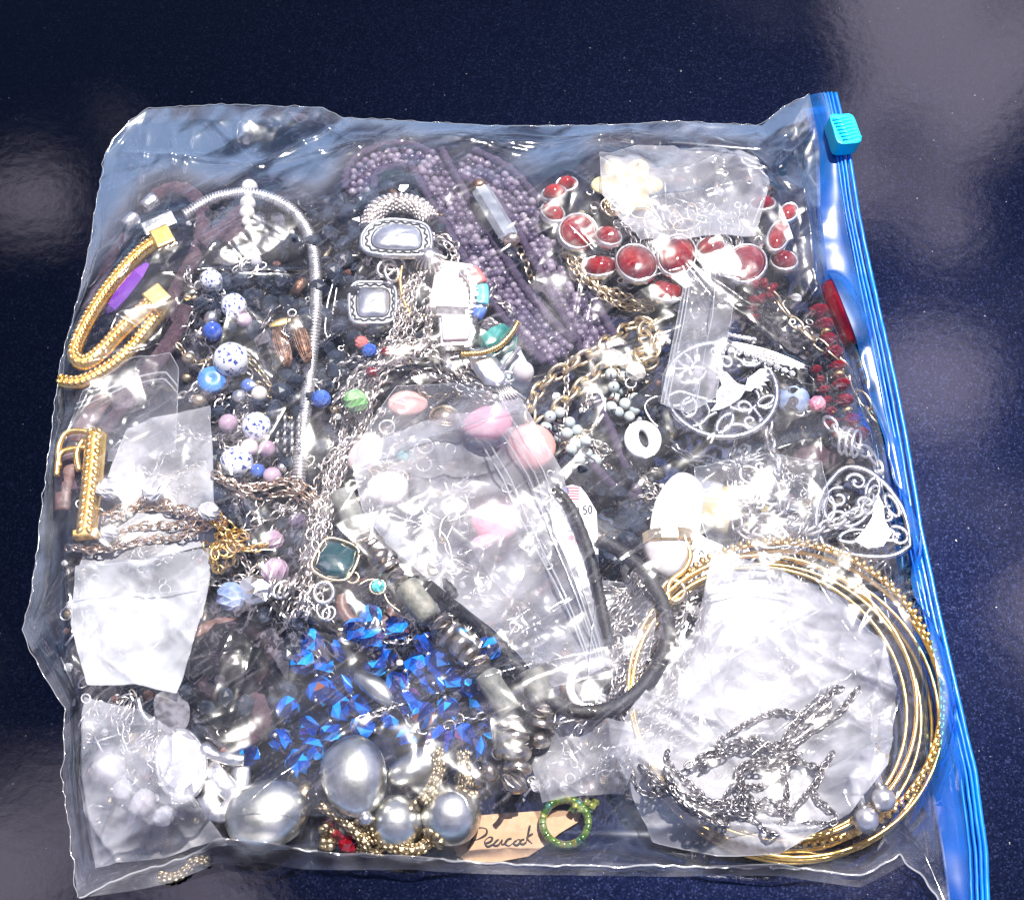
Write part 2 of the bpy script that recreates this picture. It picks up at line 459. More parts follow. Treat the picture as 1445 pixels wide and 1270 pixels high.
class MB:
    def __init__(s): s.v, s.f, s.n = [], [], 0

    def add(s, v, f):
        s.v.append(np.asarray(v, float)); s.f.extend([tuple(i + s.n for i in q) for q in f]); s.n += len(v)
        return s

    def tube(s, path, r, sides=8, closed=False, flat=1.0, caps=True):
        path = np.asarray(path, float); n = len(path)
        r = np.broadcast_to(np.asarray(r, float), (n,))
        a, b = frames(tangents(path, closed))
        th = np.arange(sides) / sides * 2 * np.pi
        v = path[:, None] + r[:, None, None] * (np.cos(th)[None, :, None] * a[:, None] + flat * np.sin(th)[None, :, None] * b[:, None])
        f = []
        for i in range(n if closed else n - 1):
            k = (i + 1) % n
            for j in range(sides):
                m = (j + 1) % sides
                f.append((i * sides + j, i * sides + m, k * sides + m, k * sides + j))
        if caps and not closed:
            f.append(tuple(range(sides))[::-1]); f.append(tuple((n - 1) * sides + j for j in range(sides)))
        return s.add(v.reshape(-1, 3), f)

    def oval(s, a, b, w, segs=12, sides=5, M=None, flat=1.0):
        th = np.arange(segs) / segs * 2 * np.pi
        ph = np.arange(sides) / sides * 2 * np.pi
        c = np.stack([a * np.cos(th), b * np.sin(th), 0 * th], 1)
        nn = np.stack([b * np.cos(th), a * np.sin(th), 0 * th], 1); nn /= np.linalg.norm(nn, axis=1, keepdims=True)
        v = c[:, None] + w * (np.cos(ph)[None, :, None] * nn[:, None] + flat * np.sin(ph)[None, :, None] * np.array([0, 0, 1.]))
        v = v.reshape(-1, 3)
        if M is not None: v = v @ M[:3, :3].T + M[:3, 3]
        f = [(i * sides + j, ((i + 1) % segs) * sides + j, ((i + 1) % segs) * sides + (j + 1) % sides, i * sides + (j + 1) % sides)
             for i in range(segs) for j in range(sides)]
        return s.add(v, f)

    def lathe(s, prof, segs=16, M=None, offs=0.0, sq=1.0):
        """profile [(r, h)] turned about X"""
        th = np.arange(segs) / segs * 2 * np.pi
        v = []
        for i, (r, h) in enumerate(prof):
            t = th + offs * i
            v.append(np.stack([np.full(segs, h), r * np.cos(t), r * sq * np.sin(t)], 1))
        v = np.concatenate(v)
        if M is not None: v = v @ M[:3, :3].T + M[:3, 3]
        f = [(i * segs + j, i * segs + (j + 1) % segs, (i + 1) * segs + (j + 1) % segs, (i + 1) * segs + j)
             for i in range(len(prof) - 1) for j in range(segs)]
        f.append(tuple(range(segs))[::-1]); f.append(tuple((len(prof) - 1) * segs + j for j in range(segs)))
        return s.add(v, f)

    def ball(s, c, r, segs=12, rings=8, M=None):
        r = np.broadcast_to(np.asarray(r, float), (3,))
        pr = [(max(math.sin(math.pi * i / rings), .02), -math.cos(math.pi * i / rings)) for i in range(rings + 1)]
        A = np.eye(4); A[:3, :3] = (M[:3, :3] if M is not None else np.eye(3)) @ np.diag(r); A[:3, 3] = c
        return s.lathe(pr, segs, A)

    def prism(s, poly, z0, z1, M=None):
        p = np.array(poly, float); n = len(p)
        v = np.concatenate([np.c_[p, np.full(n, z0)], np.c_[p, np.full(n, z1)]])
        if M is not None: v = v @ M[:3, :3].T + M[:3, 3]
        f = [tuple(range(n))[::-1], tuple(range(n, 2 * n))] + [(i, (i + 1) % n, n + (i + 1) % n, n + i) for i in range(n)]
        return s.add(v, f)

    def grid(s, V):
        """(rows, cols, 3) vertices"""
        r, c = V.shape[:2]
        i = np.arange(r * c).reshape(r, c)
        f = np.stack([i[:-1, :-1], i[:-1, 1:], i[1:, 1:], i[1:, :-1]], -1).reshape(-1, 4)
        s.v.append(V.reshape(-1, 3)); s.f.extend(map(tuple, (f + s.n).tolist())); s.n += r * c
        return s

    def verts(s): return np.concatenate(s.v)

    def mesh(s, name, mat, smooth=True, split=False, bev=0):
        me = bpy.data.meshes.new(name)
        v = s.verts(); f = s.f
        if split:
            nv, nf, k = [], [], 0
            for q in f:
                nv.extend(v[i] for i in q); nf.append(tuple(range(k, k + len(q)))); k += len(q)
            v, f = np.array(nv), nf
        me.from_pydata(v.tolist(), [], f)
        me.update()
        if bev:
            bm = bmesh.new(); bm.from_mesh(me)
            bmesh.ops.bevel(bm, geom=bm.edges[:], offset=bev, segments=2, profile=.6, affect='EDGES')
            bm.to_mesh(me); bm.free()
        me.materials.append(MATS[mat])
        if smooth and not split: me.polygons.foreach_set('use_smooth', [True] * len(me.polygons))
        return me


def tag(o, label, cat, group=None):
    o['label'], o['category'] = label, cat
    if group: o['group'] = group
    return o


def thing(name, label, cat, at, group=None):
    o = bpy.data.objects.new(name, None)
    o.empty_display_size = 0.003
    o.location = (float(at[0]), float(at[1]), 0.001)
    COL.objects.link(o)
    return tag(o, label, cat, group)


ME_V = {}


def put(name, me, parent=None, M=None, st=True):
    """link a mesh (world placed by M) as a part of parent"""
    o = bpy.data.objects.new(name, me)
    COL.objects.link(o)
    A = np.eye(4) if M is None else np.asarray(M, float)
    if st:
        if me.name not in ME_V:
            a = np.empty(len(me.vertices) * 3); me.vertices.foreach_get('co', a); ME_V[me.name] = a.reshape(-1, 3)
        v = ME_V[me.name]
        stamp(v @ A[:3, :3].T + A[:3, 3])
    B = A.copy()
    if parent is not None:
        o.parent = parent
        q = parent
        while q is not None:
            B[:3, 3] -= np.array(q.location); q = q.parent
    o.matrix_local = Matrix(B.tolist())
    return o


def solo(name, mb, mat, label, cat, group=None, smooth=True, split=False, st=True, bev=0):
    """a thing that is one mesh"""
    v = mb.verts(); c = np.array([v[:, 0].mean(), v[:, 1].mean(), v[:, 2].min()])
    if st: stamp(v); stamp_faces(v, mb.f)
    mb.v = [x - c for x in mb.v]
    o = bpy.data.objects.new(name, mb.mesh(name, mat, smooth, split, bev))
    o.location = c
    COL.objects.link(o)
    return tag(o, label, cat, group)


def part(name, mb, mat, parent, smooth=True, split=False, st=True, bev=0):
    v = mb.verts()
    if st: stamp(v); stamp_faces(v, mb.f)
    c = v.mean(0)
    mb.v = [x - c for x in mb.v]
    M = np.eye(4); M[:3, 3] = c
    return put(name, mb.mesh(name, mat, smooth, split, bev), parent, M, st=False)


def rotm(ax, a):
    return np.array(Matrix.Rotation(a, 3, ax))


def TR(c, R=None, s=1.0):
    M = np.eye(4)
    M[:3, :3] = (np.eye(3) if R is None else R) @ np.diag(np.broadcast_to(np.asarray(s, float), (3,)))
    M[:3, 3] = c
    return M


def basis(t, roll=0.0):
    t = np.asarray(t, float); t = t / np.linalg.norm(t)
    s, b = frames(t[None])
    s, b = s[0], b[0]
    return np.stack([t, math.cos(roll) * s + math.sin(roll) * b, -math.sin(roll) * s + math.cos(roll) * b], 1)


def here(px, py, r=4, z=None, k=.8):
    return P(px, py, rest(px, py, r, k) if z is None else z * U)


def chain_links(path, pitch, wid, wire, segs=8, sides=4, jit=.25, asp=.74):
    c = resample(path, pitch)
    t = tangents(c)
    mats = []
    for i in range(len(c)):
        R = basis(t[i] + rng.normal(0, .08, 3), (.75 if i % 2 else -.75) + rng.normal(0, jit))
        mats.append(TR(c[i], R))
    return mats, (pitch * asp, wid, wire, segs, sides)


def chain_mb(mb, path, pitch=11, wid=4, wire=1.3, segs=8, sides=4, jit=.3, asp=.74):
    ms, (a, b, w, sg, sd) = chain_links(path, pitch * U, wid * U, wire * U, segs, sides, jit, asp)
    for M in ms: mb.oval(a, b, w, sg, sd, M)
    return mb


def chain_thing(name, label, pts, mat='chain_silver', pitch=11, wid=4, wire=1.3, strands=1, spread=0, cat='chain', group=None, z=None, cap=100):
    """fine chain: one mesh, or one part for each strand"""
    if strands == 1:
        return solo(name, chain_mb(MB(), drape(pts, wid, z, cap), pitch, wid, wire), mat, label, cat, group)
    t = None
    for s in range(strands):
        off = rng.normal(0, spread, (len(pts), 2)) + rng.normal(0, spread * .6, 2)
        pp = [(x + o[0], y + o[1]) for (x, y), o in zip(pts, off)]
        path = drape(pp, wid, z, cap)
        if t is None: t = thing(name, label, cat, path[len(path) // 2], group)
        part('strand', chain_mb(MB(), path, pitch * rng.uniform(.9, 1.15), wid, wire), mat, t)
    return t


def big_chain(name, label, pts, mat, pitch, wid, wire, group=None, cap=100, asp=.74, segs=14, sides=6):
    path = drape(pts, wid, None, cap)
    ms, (a, b, w, sg, sd) = chain_links(path, pitch * U, wid * U, wire * U, segs, sides, .15, asp)
    t = thing(name, label, 'chain', path[len(path) // 2], group)
    me = MB().oval(a, b, w, sg, sd).mesh('link', mat)
    for M in ms: put('link', me, t, M)
    return t


# bead shapes, unit radius, hole along X
def m_ball(mat, segs=14, rings=9): return MB().ball((0, 0, 0), 1, segs, rings).mesh('bead', mat)


def m_facet(mat, segs=7, sq=.82):
    pr = [(.30, -sq), (.72, -.62 * sq), (1, -.20 * sq), (1, .22 * sq), (.72, .64 * sq), (.30, sq)]
    mb = MB().lathe(pr, segs, None, math.pi / segs)
    return mb.mesh('bead', mat, False, True)


def m_nugget(mat, seed=0, flat=False, amp=.22, lev=2):
    bm = bmesh.new(); bmesh.ops.create_icosphere(bm, subdivisions=lev, radius=1)
    r = np.random.default_rng(seed)
    ds = r.normal(0, 1, (7, 3)); ds /= np.linalg.norm(ds, axis=1, keepdims=True)
    hs = r.uniform(.62, .95, 7)
    ph = r.uniform(0, 6, 3)
    for v in bm.verts:
        c = np.array(v.co)
        if flat:
            for d, h in zip(ds, hs):
                e = c @ d - h
                if e > 0: c = c - d * e
        else:
            c = c * (1 + amp * .5 * (math.sin(2.1 * c[0] + ph[0]) + math.sin(2.6 * c[1] + ph[1]) * math.cos(1.9 * c[2] + ph[2])))
        v.co = c
    me = bpy.data.meshes.new('bead'); bm.to_mesh(me); bm.free()
    me.materials.append(MATS[mat])
    me.polygons.foreach_set('use_smooth', [not flat] * len(me.polygons))
    return me


def m_cyl(mat, h=1.0, rough=0.0):
    pr = [(.55, -h), (.93, -h * .97), (1, -h * .85), (1 - rough, -h * .3), (1, h * .2), (1 - rough * .5, h * .8), (.93, h * .97), (.55, h)]
    return MB().lathe(pr, 14).mesh('bead', mat)


def beads_on(t, path, seq, gap=1.02, jit=0.1, name='bead'):
    """string beads (mesh, radius px, half length px) one after another along the path"""
    d = np.r_[0, np.cumsum(np.linalg.norm(np.diff(path, axis=0), axis=1))]
    s, i = 0.0, 0
    while True:
        me, r, hl = seq[i % len(seq)]
        s += hl * U * gap
        if s > d[-1]: break
        c = np.array([np.interp(s, d, path[:, k]) for k in range(3)])
        c2 = np.array([np.interp(min(s + .0006, d[-1]), d, path[:, k]) for k in range(3)])
        c1 = np.array([np.interp(max(s - .0006, 0), d, path[:, k]) for k in range(3)])
        k = rng.uniform(1 - jit, 1 + jit, 3)
        put(name, me, t, TR(c, basis(c2 - c1 + rng.normal(0, 1e-4, 3), rng.uniform(0, 6)), np.array([hl, r, r]) * U * k))
        s += hl * U * gap; i += 1


def strand(name, label, pts, seq, cord='black_cord', cat='necklace', r=10, cr=2, group=None, z=None, gap=1.02, jit=.1, cap=95):
    path = drape(pts, r, z, cap)
    t = thing(name, label, cat, path[len(path) // 2], group)
    if cord: part('cord', MB().tube(path, cr * U, 5), cord, t, st=False)
    beads_on(t, path, seq, gap, jit)
    return t


def coons(top, right, bottom, left, nu, nv):
    """boundary polylines (any dimension): top left-to-right, right top-to-bottom, bottom left-to-right, left top-to-bottom"""
    def rs(p, n):
        p = np.array(p, float)
        d = np.r_[0, np.cumsum(np.linalg.norm(np.diff(p, axis=0), axis=1))]
        s = np.linspace(0, d[-1], n)
        return np.stack([np.interp(s, d, p[:, i]) for i in range(p.shape[1])], 1)
    T, B, Lf, R = rs(top, nu), rs(bottom, nu), rs(left, nv), rs(right, nv)
    u = np.linspace(0, 1, nu)[None, :, None]; v = np.linspace(0, 1, nv)[:, None, None]
    return ((1 - v) * T[None] + v * B[None] + (1 - u) * Lf[:, None] + u * R[:, None]
            - ((1 - u) * (1 - v) * T[0] + u * (1 - v) * T[-1] + (1 - u) * v * B[0] + u * v * B[-1]))


def creases(X, Y, segs):
    """sum of sharp ridges: (x0, y0, x1, y1, height, width) in metres"""
    z = np.zeros_like(X)
    for x0, y0, x1, y1, a, w in segs:
        dx, dy = x1 - x0, y1 - y0
        l = math.hypot(dx, dy) + 1e-9
        t = ((X - x0) * dx + (Y - y0) * dy) / (l * l)
        d = np.abs((X - x0) * dy - (Y - y0) * dx) / l
        tt = np.clip(t, 0, 1)
        fade = np.where((t > 0) & (t < 1), np.sin(np.pi * np.clip(tt, .0, 1)) ** .5, 0)
        z += a * fade * np.exp(-d / w)
    return z


def soft_ridges(X, Y, segs):
    z = np.zeros_like(X)
    for x0, y0, x1, y1, a, w in segs:
        dx, dy = x1 - x0, y1 - y0
        l = math.hypot(dx, dy) + 1e-9
        t = np.clip(((X - x0) * dx + (Y - y0) * dy) / (l * l), 0, 1)
        d = np.hypot(X - x0 - t * dx, Y - y0 - t * dy)
        z += a * np.exp(-(d / w) ** 2) * np.sin(np.pi * np.clip(t, .06, .94)) ** .4
    return z


def px_segs(lst):
    out = []
    for x0, y0, x1, y1, a, w in lst:
        p, q = P(x0, y0, 30 * U), P(x1, y1, 30 * U)
        out.append((p[0], p[1], q[0], q[1], a * U, w * U))
    return out


_VN = {}


def vnoise(x, y, scale, seed=0):
    """smooth value noise in 0..1"""
    if seed not in _VN: _VN[seed] = np.random.default_rng(seed + 100).random((257, 257))
    g = _VN[seed]
    fx, fy = x * scale + 1000, y * scale + 1000
    i, j = np.floor(fx).astype(int), np.floor(fy).astype(int)
    u, v = fx - i, fy - j
    u, v = u * u * (3 - 2 * u), v * v * (3 - 2 * v)
    i0, j0, i1, j1 = i % 257, j % 257, (i + 1) % 257, (j + 1) % 257
    return (g[j0, i0] * (1 - u) + g[j0, i1] * u) * (1 - v) + (g[j1, i0] * (1 - u) + g[j1, i1] * u) * v


def fbm(x, y, scale, seed=0, octs=4, gain=.55):
    s, a, t = 0, 1.0, 0
    for o in range(octs):
        s = s + a * vnoise(x, y, scale * 2.03 ** o, seed + o); t += a; a *= gain
    return s / t


def ridged(x, y, scale, seed=0, octs=3):
    wx = x + .35 / scale * (vnoise(x, y, scale * .8, seed + 9) - .5) * 2
    wy = y + .35 / scale * (vnoise(x, y, scale * .8, seed + 11) - .5) * 2
    s, a, t = 0, 1.0, 0
    for o in range(octs):
        s = s + a * np.abs(2 * vnoise(wx, wy, scale * 2.1 ** o, seed + o) - 1); t += a; a *= .5
    return s / t


def facets(V, amp, cell, seed=0, ang=.5, asp=1.9):
    """folded-foil relief: flat facets that meet in sharp creases, heights in metres"""
    x, y = V[..., 0], V[..., 1]
    ca, sa = math.cos(ang), math.sin(ang)
    a, b = (x * ca + y * sa) / cell / asp, (-x * sa + y * ca) / cell
    a = a + .8 * (vnoise(x, y, .55 / cell, seed + 51) - .5); b = b + .8 * (vnoise(x, y, .55 / cell, seed + 52) - .5)
    if seed not in _VN: _VN[seed] = np.random.default_rng(seed + 100).random((257, 257))
    g = _VN[seed]
    a, b = a + 1000, b + 1000
    i, j = np.floor(a).astype(int), np.floor(b).astype(int)
    u, v = a - i, b - j
    i0, j0, i1, j1 = i % 257, j % 257, (i + 1) % 257, (j + 1) % 257
    z = np.where(u > v, g[j0, i0] + u * (g[j0, i1] - g[j0, i0]) + v * (g[j1, i1] - g[j0, i1]),
                 g[j0, i0] + v * (g[j1, i0] - g[j0, i0]) + u * (g[j1, i1] - g[j1, i0]))
    return amp * (z - .5)


def crinkle(V, amp, scale, seed=0):
    """small sharp-edged crumple of thin film, heights in metres"""
    x, y = V[..., 0], V[..., 1]
    a, b = x * .88 + y * .47, (-x * .47 + y * .88) * 1.9
    return amp * (ridged(a, b, scale, seed) - .4) + amp * .35 * (ridged(b * .6, a * 1.4, scale * 2.6, seed + 20, 2) - .4)


def bloom(me, V, seed=0, extra=None):
    """milky streaks and scuffs of the film as a vertex attribute; extra adds painted sky sheen"""
    v = V.reshape(-1, 3)
    x, y = v[:, 0], v[:, 1]
    a, b = x * .8 + y * .6, (-x * .6 + y * .8) * 2.4
    h = fbm(a + .01 * vnoise(x, y, 120, 5), b + .012 * vnoise(x, y, 140, 6), 70, seed, 5)
    h = np.clip((h - .36) / .30, 0, 1)
    st_ = np.clip((vnoise(a, b * 9, 160, seed + 30) - .78) * 4, 0, 1) * .5
    r = np.clip((fbm(x, y, 60, seed + 40, 3) - .3) / .4, 0, 1)
    if extra is not None: h = h * .18 + extra.ravel() * (.12 + 1.1 * h)
    at = me.attributes.new('bloom', 'FLOAT_COLOR', 'POINT')
    at.data.foreach_set('color', np.stack([np.clip(h + st_, 0, 1), r, np.zeros_like(r) if extra is None else np.clip(extra.ravel(), 0, 1), np.ones_like(r)], 1).ravel())


def film_part(name, V, mat, parent, st=True, seed=0, extra=None):
    o = part(name, MB().grid(V), mat, parent, st=st)
    bloom(o.data, V, seed, extra)
    return o


def sheet_over(px, lift=3, wrinkle=6, n_wr=14, relax_n=60, edge_drop=0.0):
    """world vertices of a film lying over the pile, its outline given in photo pixels"""
    env = relax(grow(HM, 2), relax_n)
    z = np.full(px.shape[:2], 30 * U)
    for _ in range(4):
        w = P(px[..., 0], px[..., 1], z)
        z = samp(env, w[..., 0], w[..., 1]) + lift * U
    w = P(px[..., 0], px[..., 1], z)
    mn, mxx = w.reshape(-1, 3).min(0), w.reshape(-1, 3).max(0)
    sg = []
    for _ in range(n_wr):
        c = rng.uniform(mn[:2], mxx[:2]); a = rng.uniform(0, math.pi); l = rng.uniform(.2, .6) * (mxx[0] - mn[0])
        sg.append((c[0] - l * math.cos(a), c[1] - l * math.sin(a), c[0] + l * math.cos(a), c[1] + l * math.sin(a),
                   rng.uniform(.3, 1) * wrinkle * U, rng.uniform(4, 14) * U))
    w[..., 2] += creases(w[..., 0], w[..., 1], sg) + crinkle(w, wrinkle * .12 * U, 90, int(rng.integers(0, 60)))
    w[..., 2] += facets(w, wrinkle * 1.3 * U, 32 * U, int(rng.integers(0, 60)), rng.uniform(0, 3)) + facets(w, wrinkle * .5 * U, 13 * U, int(rng.integers(0, 60)), rng.uniform(0, 3))
    return w


def edge_tube(V, r, which):
    e = {'top': V[0], 'bottom': V[-1], 'left': V[:, 0], 'right': V[:, -1]}[which]
    return MB().tube(e, r * U, 5)


# ------------------------------------------------------------------ the surface
gp = MB().grid(np.stack(np.broadcast_arrays(np.linspace(-1.5, 1.5, 13)[None, :], np.linspace(-1.5, 1.5, 13)[:, None], 0.0), -1).astype(float))
ground = bpy.data.objects.new('ground', gp.mesh('ground', 'navy_paint'))
COL.objects.link(ground)
ground['kind'] = 'structure'; ground['label'] = 'glossy dark navy metallic paint mirroring the cloudy sky'

# ------------------------------------------------------------------ bottom of the pile
nug = [m_nugget('black_stone', s, True) for s in range(5)]
nseq = [(nug[i % 5], 14.5 + (i * 7 % 5), 13 + (i * 5 % 4)) for i in range(11)]
DK = [
    ('strand of dark chip beads lying highest under the bag\'s blue upper film', [(300, 330), (350, 318), (400, 312), (450, 305), (500, 300), (545, 268), (600, 280), (622, 330)]),
    ('strand of dark chip beads just below the crest of the snake chain', [(300, 365), (345, 352), (400, 350), (455, 340), (505, 335), (525, 370)]),
    ('strand of dark chip beads crossing behind the bronze pods', [(280, 405), (340, 395), (400, 400), (455, 408), (500, 400), (520, 440), (500, 470)]),
    ('strand of dark chip beads right of the snake chain beside the hammered slide', [(395, 440), (440, 450), (480, 440), (515, 425), (530, 470), (505, 510), (465, 525)]),
    ('strand of dark chip beads behind the largest porcelain bead', [(290, 470), (340, 465), (385, 480), (420, 540), (400, 575), (350, 570), (305, 585)]),
    ('strand of dark chip beads left of the green glass bead', [(455, 480), (480, 520), (455, 555), (420, 590), (395, 630), (440, 640), (470, 600)]),
]
DK += [
    ('strand of dark chip beads along the top edge of the dark heap', [(370, 292), (420, 290), (470, 288), (510, 285), (560, 300), (590, 320)]),
    ('strand of dark chip beads low between snake chain and hammered slides', [(455, 325), (490, 355), (470, 385), (500, 415), (475, 450), (500, 480)]),
    ('strand of dark chip beads under the top porcelain beads', [(275, 425), (310, 440), (350, 420), (385, 435), (420, 425), (430, 460)]),
    ('strand of dark chip beads left of the snake chain above its end', [(395, 500), (405, 540), (385, 600), (410, 640), (390, 680), (350, 720)]),
    ('strand of dark chip beads under the gold chain ends', [(310, 640), (300, 680), (340, 740), (380, 730), (420, 760), (400, 800)]),
    ('strand of dark chip beads behind the teal pendant', [(450, 740), (490, 760), (510, 800), (480, 840), (440, 870), (390, 880)]),
    ('strand of dark chip beads between price tag and pale blue clusters', [(760, 640), (810, 660), (850, 690), (880, 640), (860, 610), (830, 590)]),
    ('strand of dark chip beads beside the white oval tag', [(890, 560), (930, 600), (900, 660), (870, 700), (900, 740), (860, 790)]),
]
# loose findings all through the pile
REG = [(90, 640, 330, 960), (260, 300, 480, 860), (480, 300, 720, 560), (480, 600, 760, 900), (740, 480, 950, 800), (860, 780, 1000, 1100), (1100, 420, 1260, 820), (560, 880, 880, 1120), (120, 970, 340, 1160), (820, 240, 1120, 420)]
def findings(label, mat, n, kind):
    mb = MB()
    for _ in range(n):
        x0, y0, x1, y1 = REG[rng.integers(0, len(REG))]
        y = rng.uniform(y0, y1); x = rng.uniform(x0, min(x1, np.interp(y, [380, 500, 620, 820], [1100, 1170, 1215, 1255])))
        c = P(x, y, (6 + rng.uniform(0, 22)) * U)
        if kind == 'ring':
            r = rng.uniform(4, 9)
            mb.oval(r * U, r * rng.uniform(.7, 1) * U, rng.uniform(1.2, 2) * U, 10, 4, TR(c, basis(rng.normal(0, 1, 3))))
        elif kind == 'pin':
            d = basis(rng.normal(0, 1, 3) * (1, 1, .25))[:, 0] * rng.uniform(10, 24) * U
            mb.tube(np.stack([c - d, c + d]), rng.uniform(1, 2) * U, 5)
        else:
            mb.lathe([(.4, -1), (.9, -.6), (1, 0), (.9, .6), (.4, 1)], 6, TR(c, basis(rng.normal(0, 1, 3)), rng.uniform(4, 9) * U), .3)
    o = solo('loose_findings', mb, mat, label, 'findings', smooth=kind != 'bead')
    o['kind'] = 'stuff'
def rubble(label, mat, n, regs, r0, r1):
    mb = MB()
    for _ in range(n):
        x0, y0, x1, y1 = regs[rng.integers(0, len(regs))]
        c = P(rng.uniform(x0, x1), rng.uniform(y0, y1), rng.uniform(6, 36) * U)
        mb.lathe([(.45, -1), (.9, -.55), (1, .1), (.8, .7), (.35, 1)], 6, TR(c, basis(rng.normal(0, 1, 3)), rng.uniform(r0, r1, 3) * U), .4)
    o = solo('dark_chips', mb, mat, label, 'beads', smooth=False, split=True)
    o['kind'] = 'stuff'
rubble('loose dark faceted chips heaped in the upper left of the pile', 'black_stone', 300, [(300, 290, 480, 470), (450, 290, 620, 480), (280, 420, 470, 700), (250, 860, 420, 1040)], 9, 15)
rubble('loose black faceted chips heaped at the right near the zip', 'black_glass', 120, [(1050, 410, 1110, 620), (1100, 470, 1180, 620)], 7, 12)
rubble('loose dark chips filling the middle of the pile', 'black_stone', 150, [(740, 560, 930, 800), (470, 700, 560, 880), (560, 900, 720, 1040)], 8, 13)


def tangle(label, mat, n, regs):
    mb = MB()
    for _ in range(n):
        x0, y0, x1, y1 = regs[rng.integers(0, len(regs))]
        p = np.array([(rng.uniform(x0, x1), rng.uniform(y0, y1)) for _ in range(2)])
        mid = p.mean(0) + rng.normal(0, 26, 2)
        q = spline([p[0], mid, p[1], p[1] + rng.normal(0, 30, 2)], 6)
        q[:, 0] = np.clip(q[:, 0], x0, x1); q[:, 1] = np.clip(q[:, 1], y0, y1)
        zz = rng.uniform(14, 40) + 6 * np.sin(np.arange(len(q)) * .3)
        chain_mb(mb, P(q[:, 0], q[:, 1], zz * U), rng.uniform(9, 13), rng.uniform(4, 5.5), rng.uniform(1.2, 1.8))
    o = solo('chain_tangle', mb, mat, label, 'chains')
    o['kind'] = 'stuff'
LEFTR = [(250, 380, 450, 620), (250, 600, 450, 860), (320, 780, 470, 900), (130, 640, 320, 800)]
MIDR = [(470, 380, 720, 560), (480, 560, 600, 760), (780, 480, 940, 700), (850, 760, 1000, 1000)]
RIGHTR = [(1030, 600, 1220, 800), (1120, 640, 1250, 820), (860, 280, 1060, 400), (1040, 640, 1150, 780)]
tangle('tangled mass of fine silver chains filling the left of the pile', 'chain_silver', 26, LEFTR)
tangle('tangled mass of warm silver chains filling the middle of the pile', 'warm_silver', 30, MIDR)
tangle('tangled mass of pale silver chains filling the right of the pile', 'chain_silver', 26, RIGHTR)
tangle('tangled mass of pale gold chains threaded through the pile', 'pale_gold', 12, LEFTR + MIDR)
findings('loose silver jump rings scattered all through the pile', 'chain_silver', 420, 'ring')
findings('loose silver pins and wires scattered all through the pile', 'silver', 240, 'pin')
findings('loose dark glass seed beads scattered all through the pile', 'black_glass', 700, 'bead')
findings('loose pale gold seed beads scattered all through the pile', 'pale_gold', 150, 'bead')
findings('loose clear crystal chips scattered all through the pile', 'clear_crystal', 220, 'bead')
findings('loose smoky brown beads scattered all through the pile', 'wood', 200, 'bead')
for lab, pts in DK: strand('bead_necklace', lab, pts, nseq, 'black_cord', r=9, group='dark chip bead strands', jit=.2)

bl = m_facet('black_glass', 6)
for lab, pts in [
    ('black glass bead strand along the zip edge beside the dark red beads', [(1120, 405), (1150, 425), (1190, 470), (1222, 520), (1238, 570), (1240, 620)]),
    ('black glass bead strand left of the dark red beads', [(1060, 430), (1095, 460), (1130, 500), (1155, 540), (1175, 575)]),
    ('short black glass bead strand ending under the filigree dome pendant', [(1225, 590), (1243, 625), (1222, 650), (1185, 645), (1150, 625)]),
    ('black glass bead strand beside the rim of the bird pendant', [(1105, 520), (1120, 560), (1105, 600), (1065, 640), (1110, 650)])]:
    strand('bead_necklace', lab, pts, [(bl, 10, 8), (bl, 9, 7)], r=8, group='black glass bead strands', jit=.15)
bug = m_cyl('black_glass', 1)
for lab, pts in [('row of black bugle beads behind the long link gold chain', [(1065, 455), (1130, 520), (1180, 560)]),
                 ('row of black bugle beads above the rhinestone brooch', [(1050, 420), (1100, 470), (1150, 490), (1200, 530)]),
                 ('row of black bugle beads running down to the pink bead', [(1090, 480), (1110, 530), (1150, 545)])]:
    strand('bead_necklace', lab, pts, [(bug, 3.5, 22), (bug, 3, 19)], r=5, gap=1.08, group='black bugle bead rows')

# tangles of fine silver chain
def squig(x0, y0, x1, y1, n, amp):
    t = np.linspace(0, 1, n)
    d = np.array([x1 - x0, y1 - y0], float); l = np.linalg.norm(d); nn = np.array([-d[1], d[0]]) / l
    return [(max(118, x0 + d[0] * a + nn[0] * s), y0 + d[1] * a + nn[1] * s) for a, s in zip(t, rng.normal(0, amp, n))]


TANG = [
    ('tangled silver cable chain left of the big oval crystal ring', (130, 985, 240, 1030), 12, 30),
    ('tangled fine silver chain under the lower left film corner', (120, 1010, 230, 1100), 10, 30),
    ('tangled silver chain under the white card at the far left edge', (118, 830, 135, 960), 9, 12),
    ('pale silver chain heap above the gold bangles right of centre', (1120, 790, 1260, 800), 14, 22),
    ('silver chain heap under the filigree dome pendant', (1120, 740, 1280, 770), 14, 22),
    ('silver chain heap beside the zip right of the bangles', (1225, 770, 1285, 860), 12, 16),
    ('silver chain knot above the blue faceted beads', (350, 800, 430, 860), 14, 22),
    ('fine silver chain behind the lilac beads', (340, 700, 420, 780), 14, 26),
    ('fine silver chain between porcelain beads and snake chain', (270, 430, 420, 470), 12, 26),
    ('fine silver chain winding below the blue disc bead', (280, 560, 410, 680), 16, 30),
    ('silver chain heap inside the centre of the bag below the wire ball', (560, 420, 700, 540), 14, 30),
    ('fine silver chain across the blue faceted beads', (520, 880, 660, 900), 10, 18),
    ('dull silver chain under the filigree flower charm', (1020, 700, 1130, 780), 14, 24),
    ('fine silver chain under the cream brooch', (860, 330, 1050, 300), 10, 26),
    ('silver chain heap left of the beaded green ring', (780, 1010, 880, 1090), 12, 26),
]
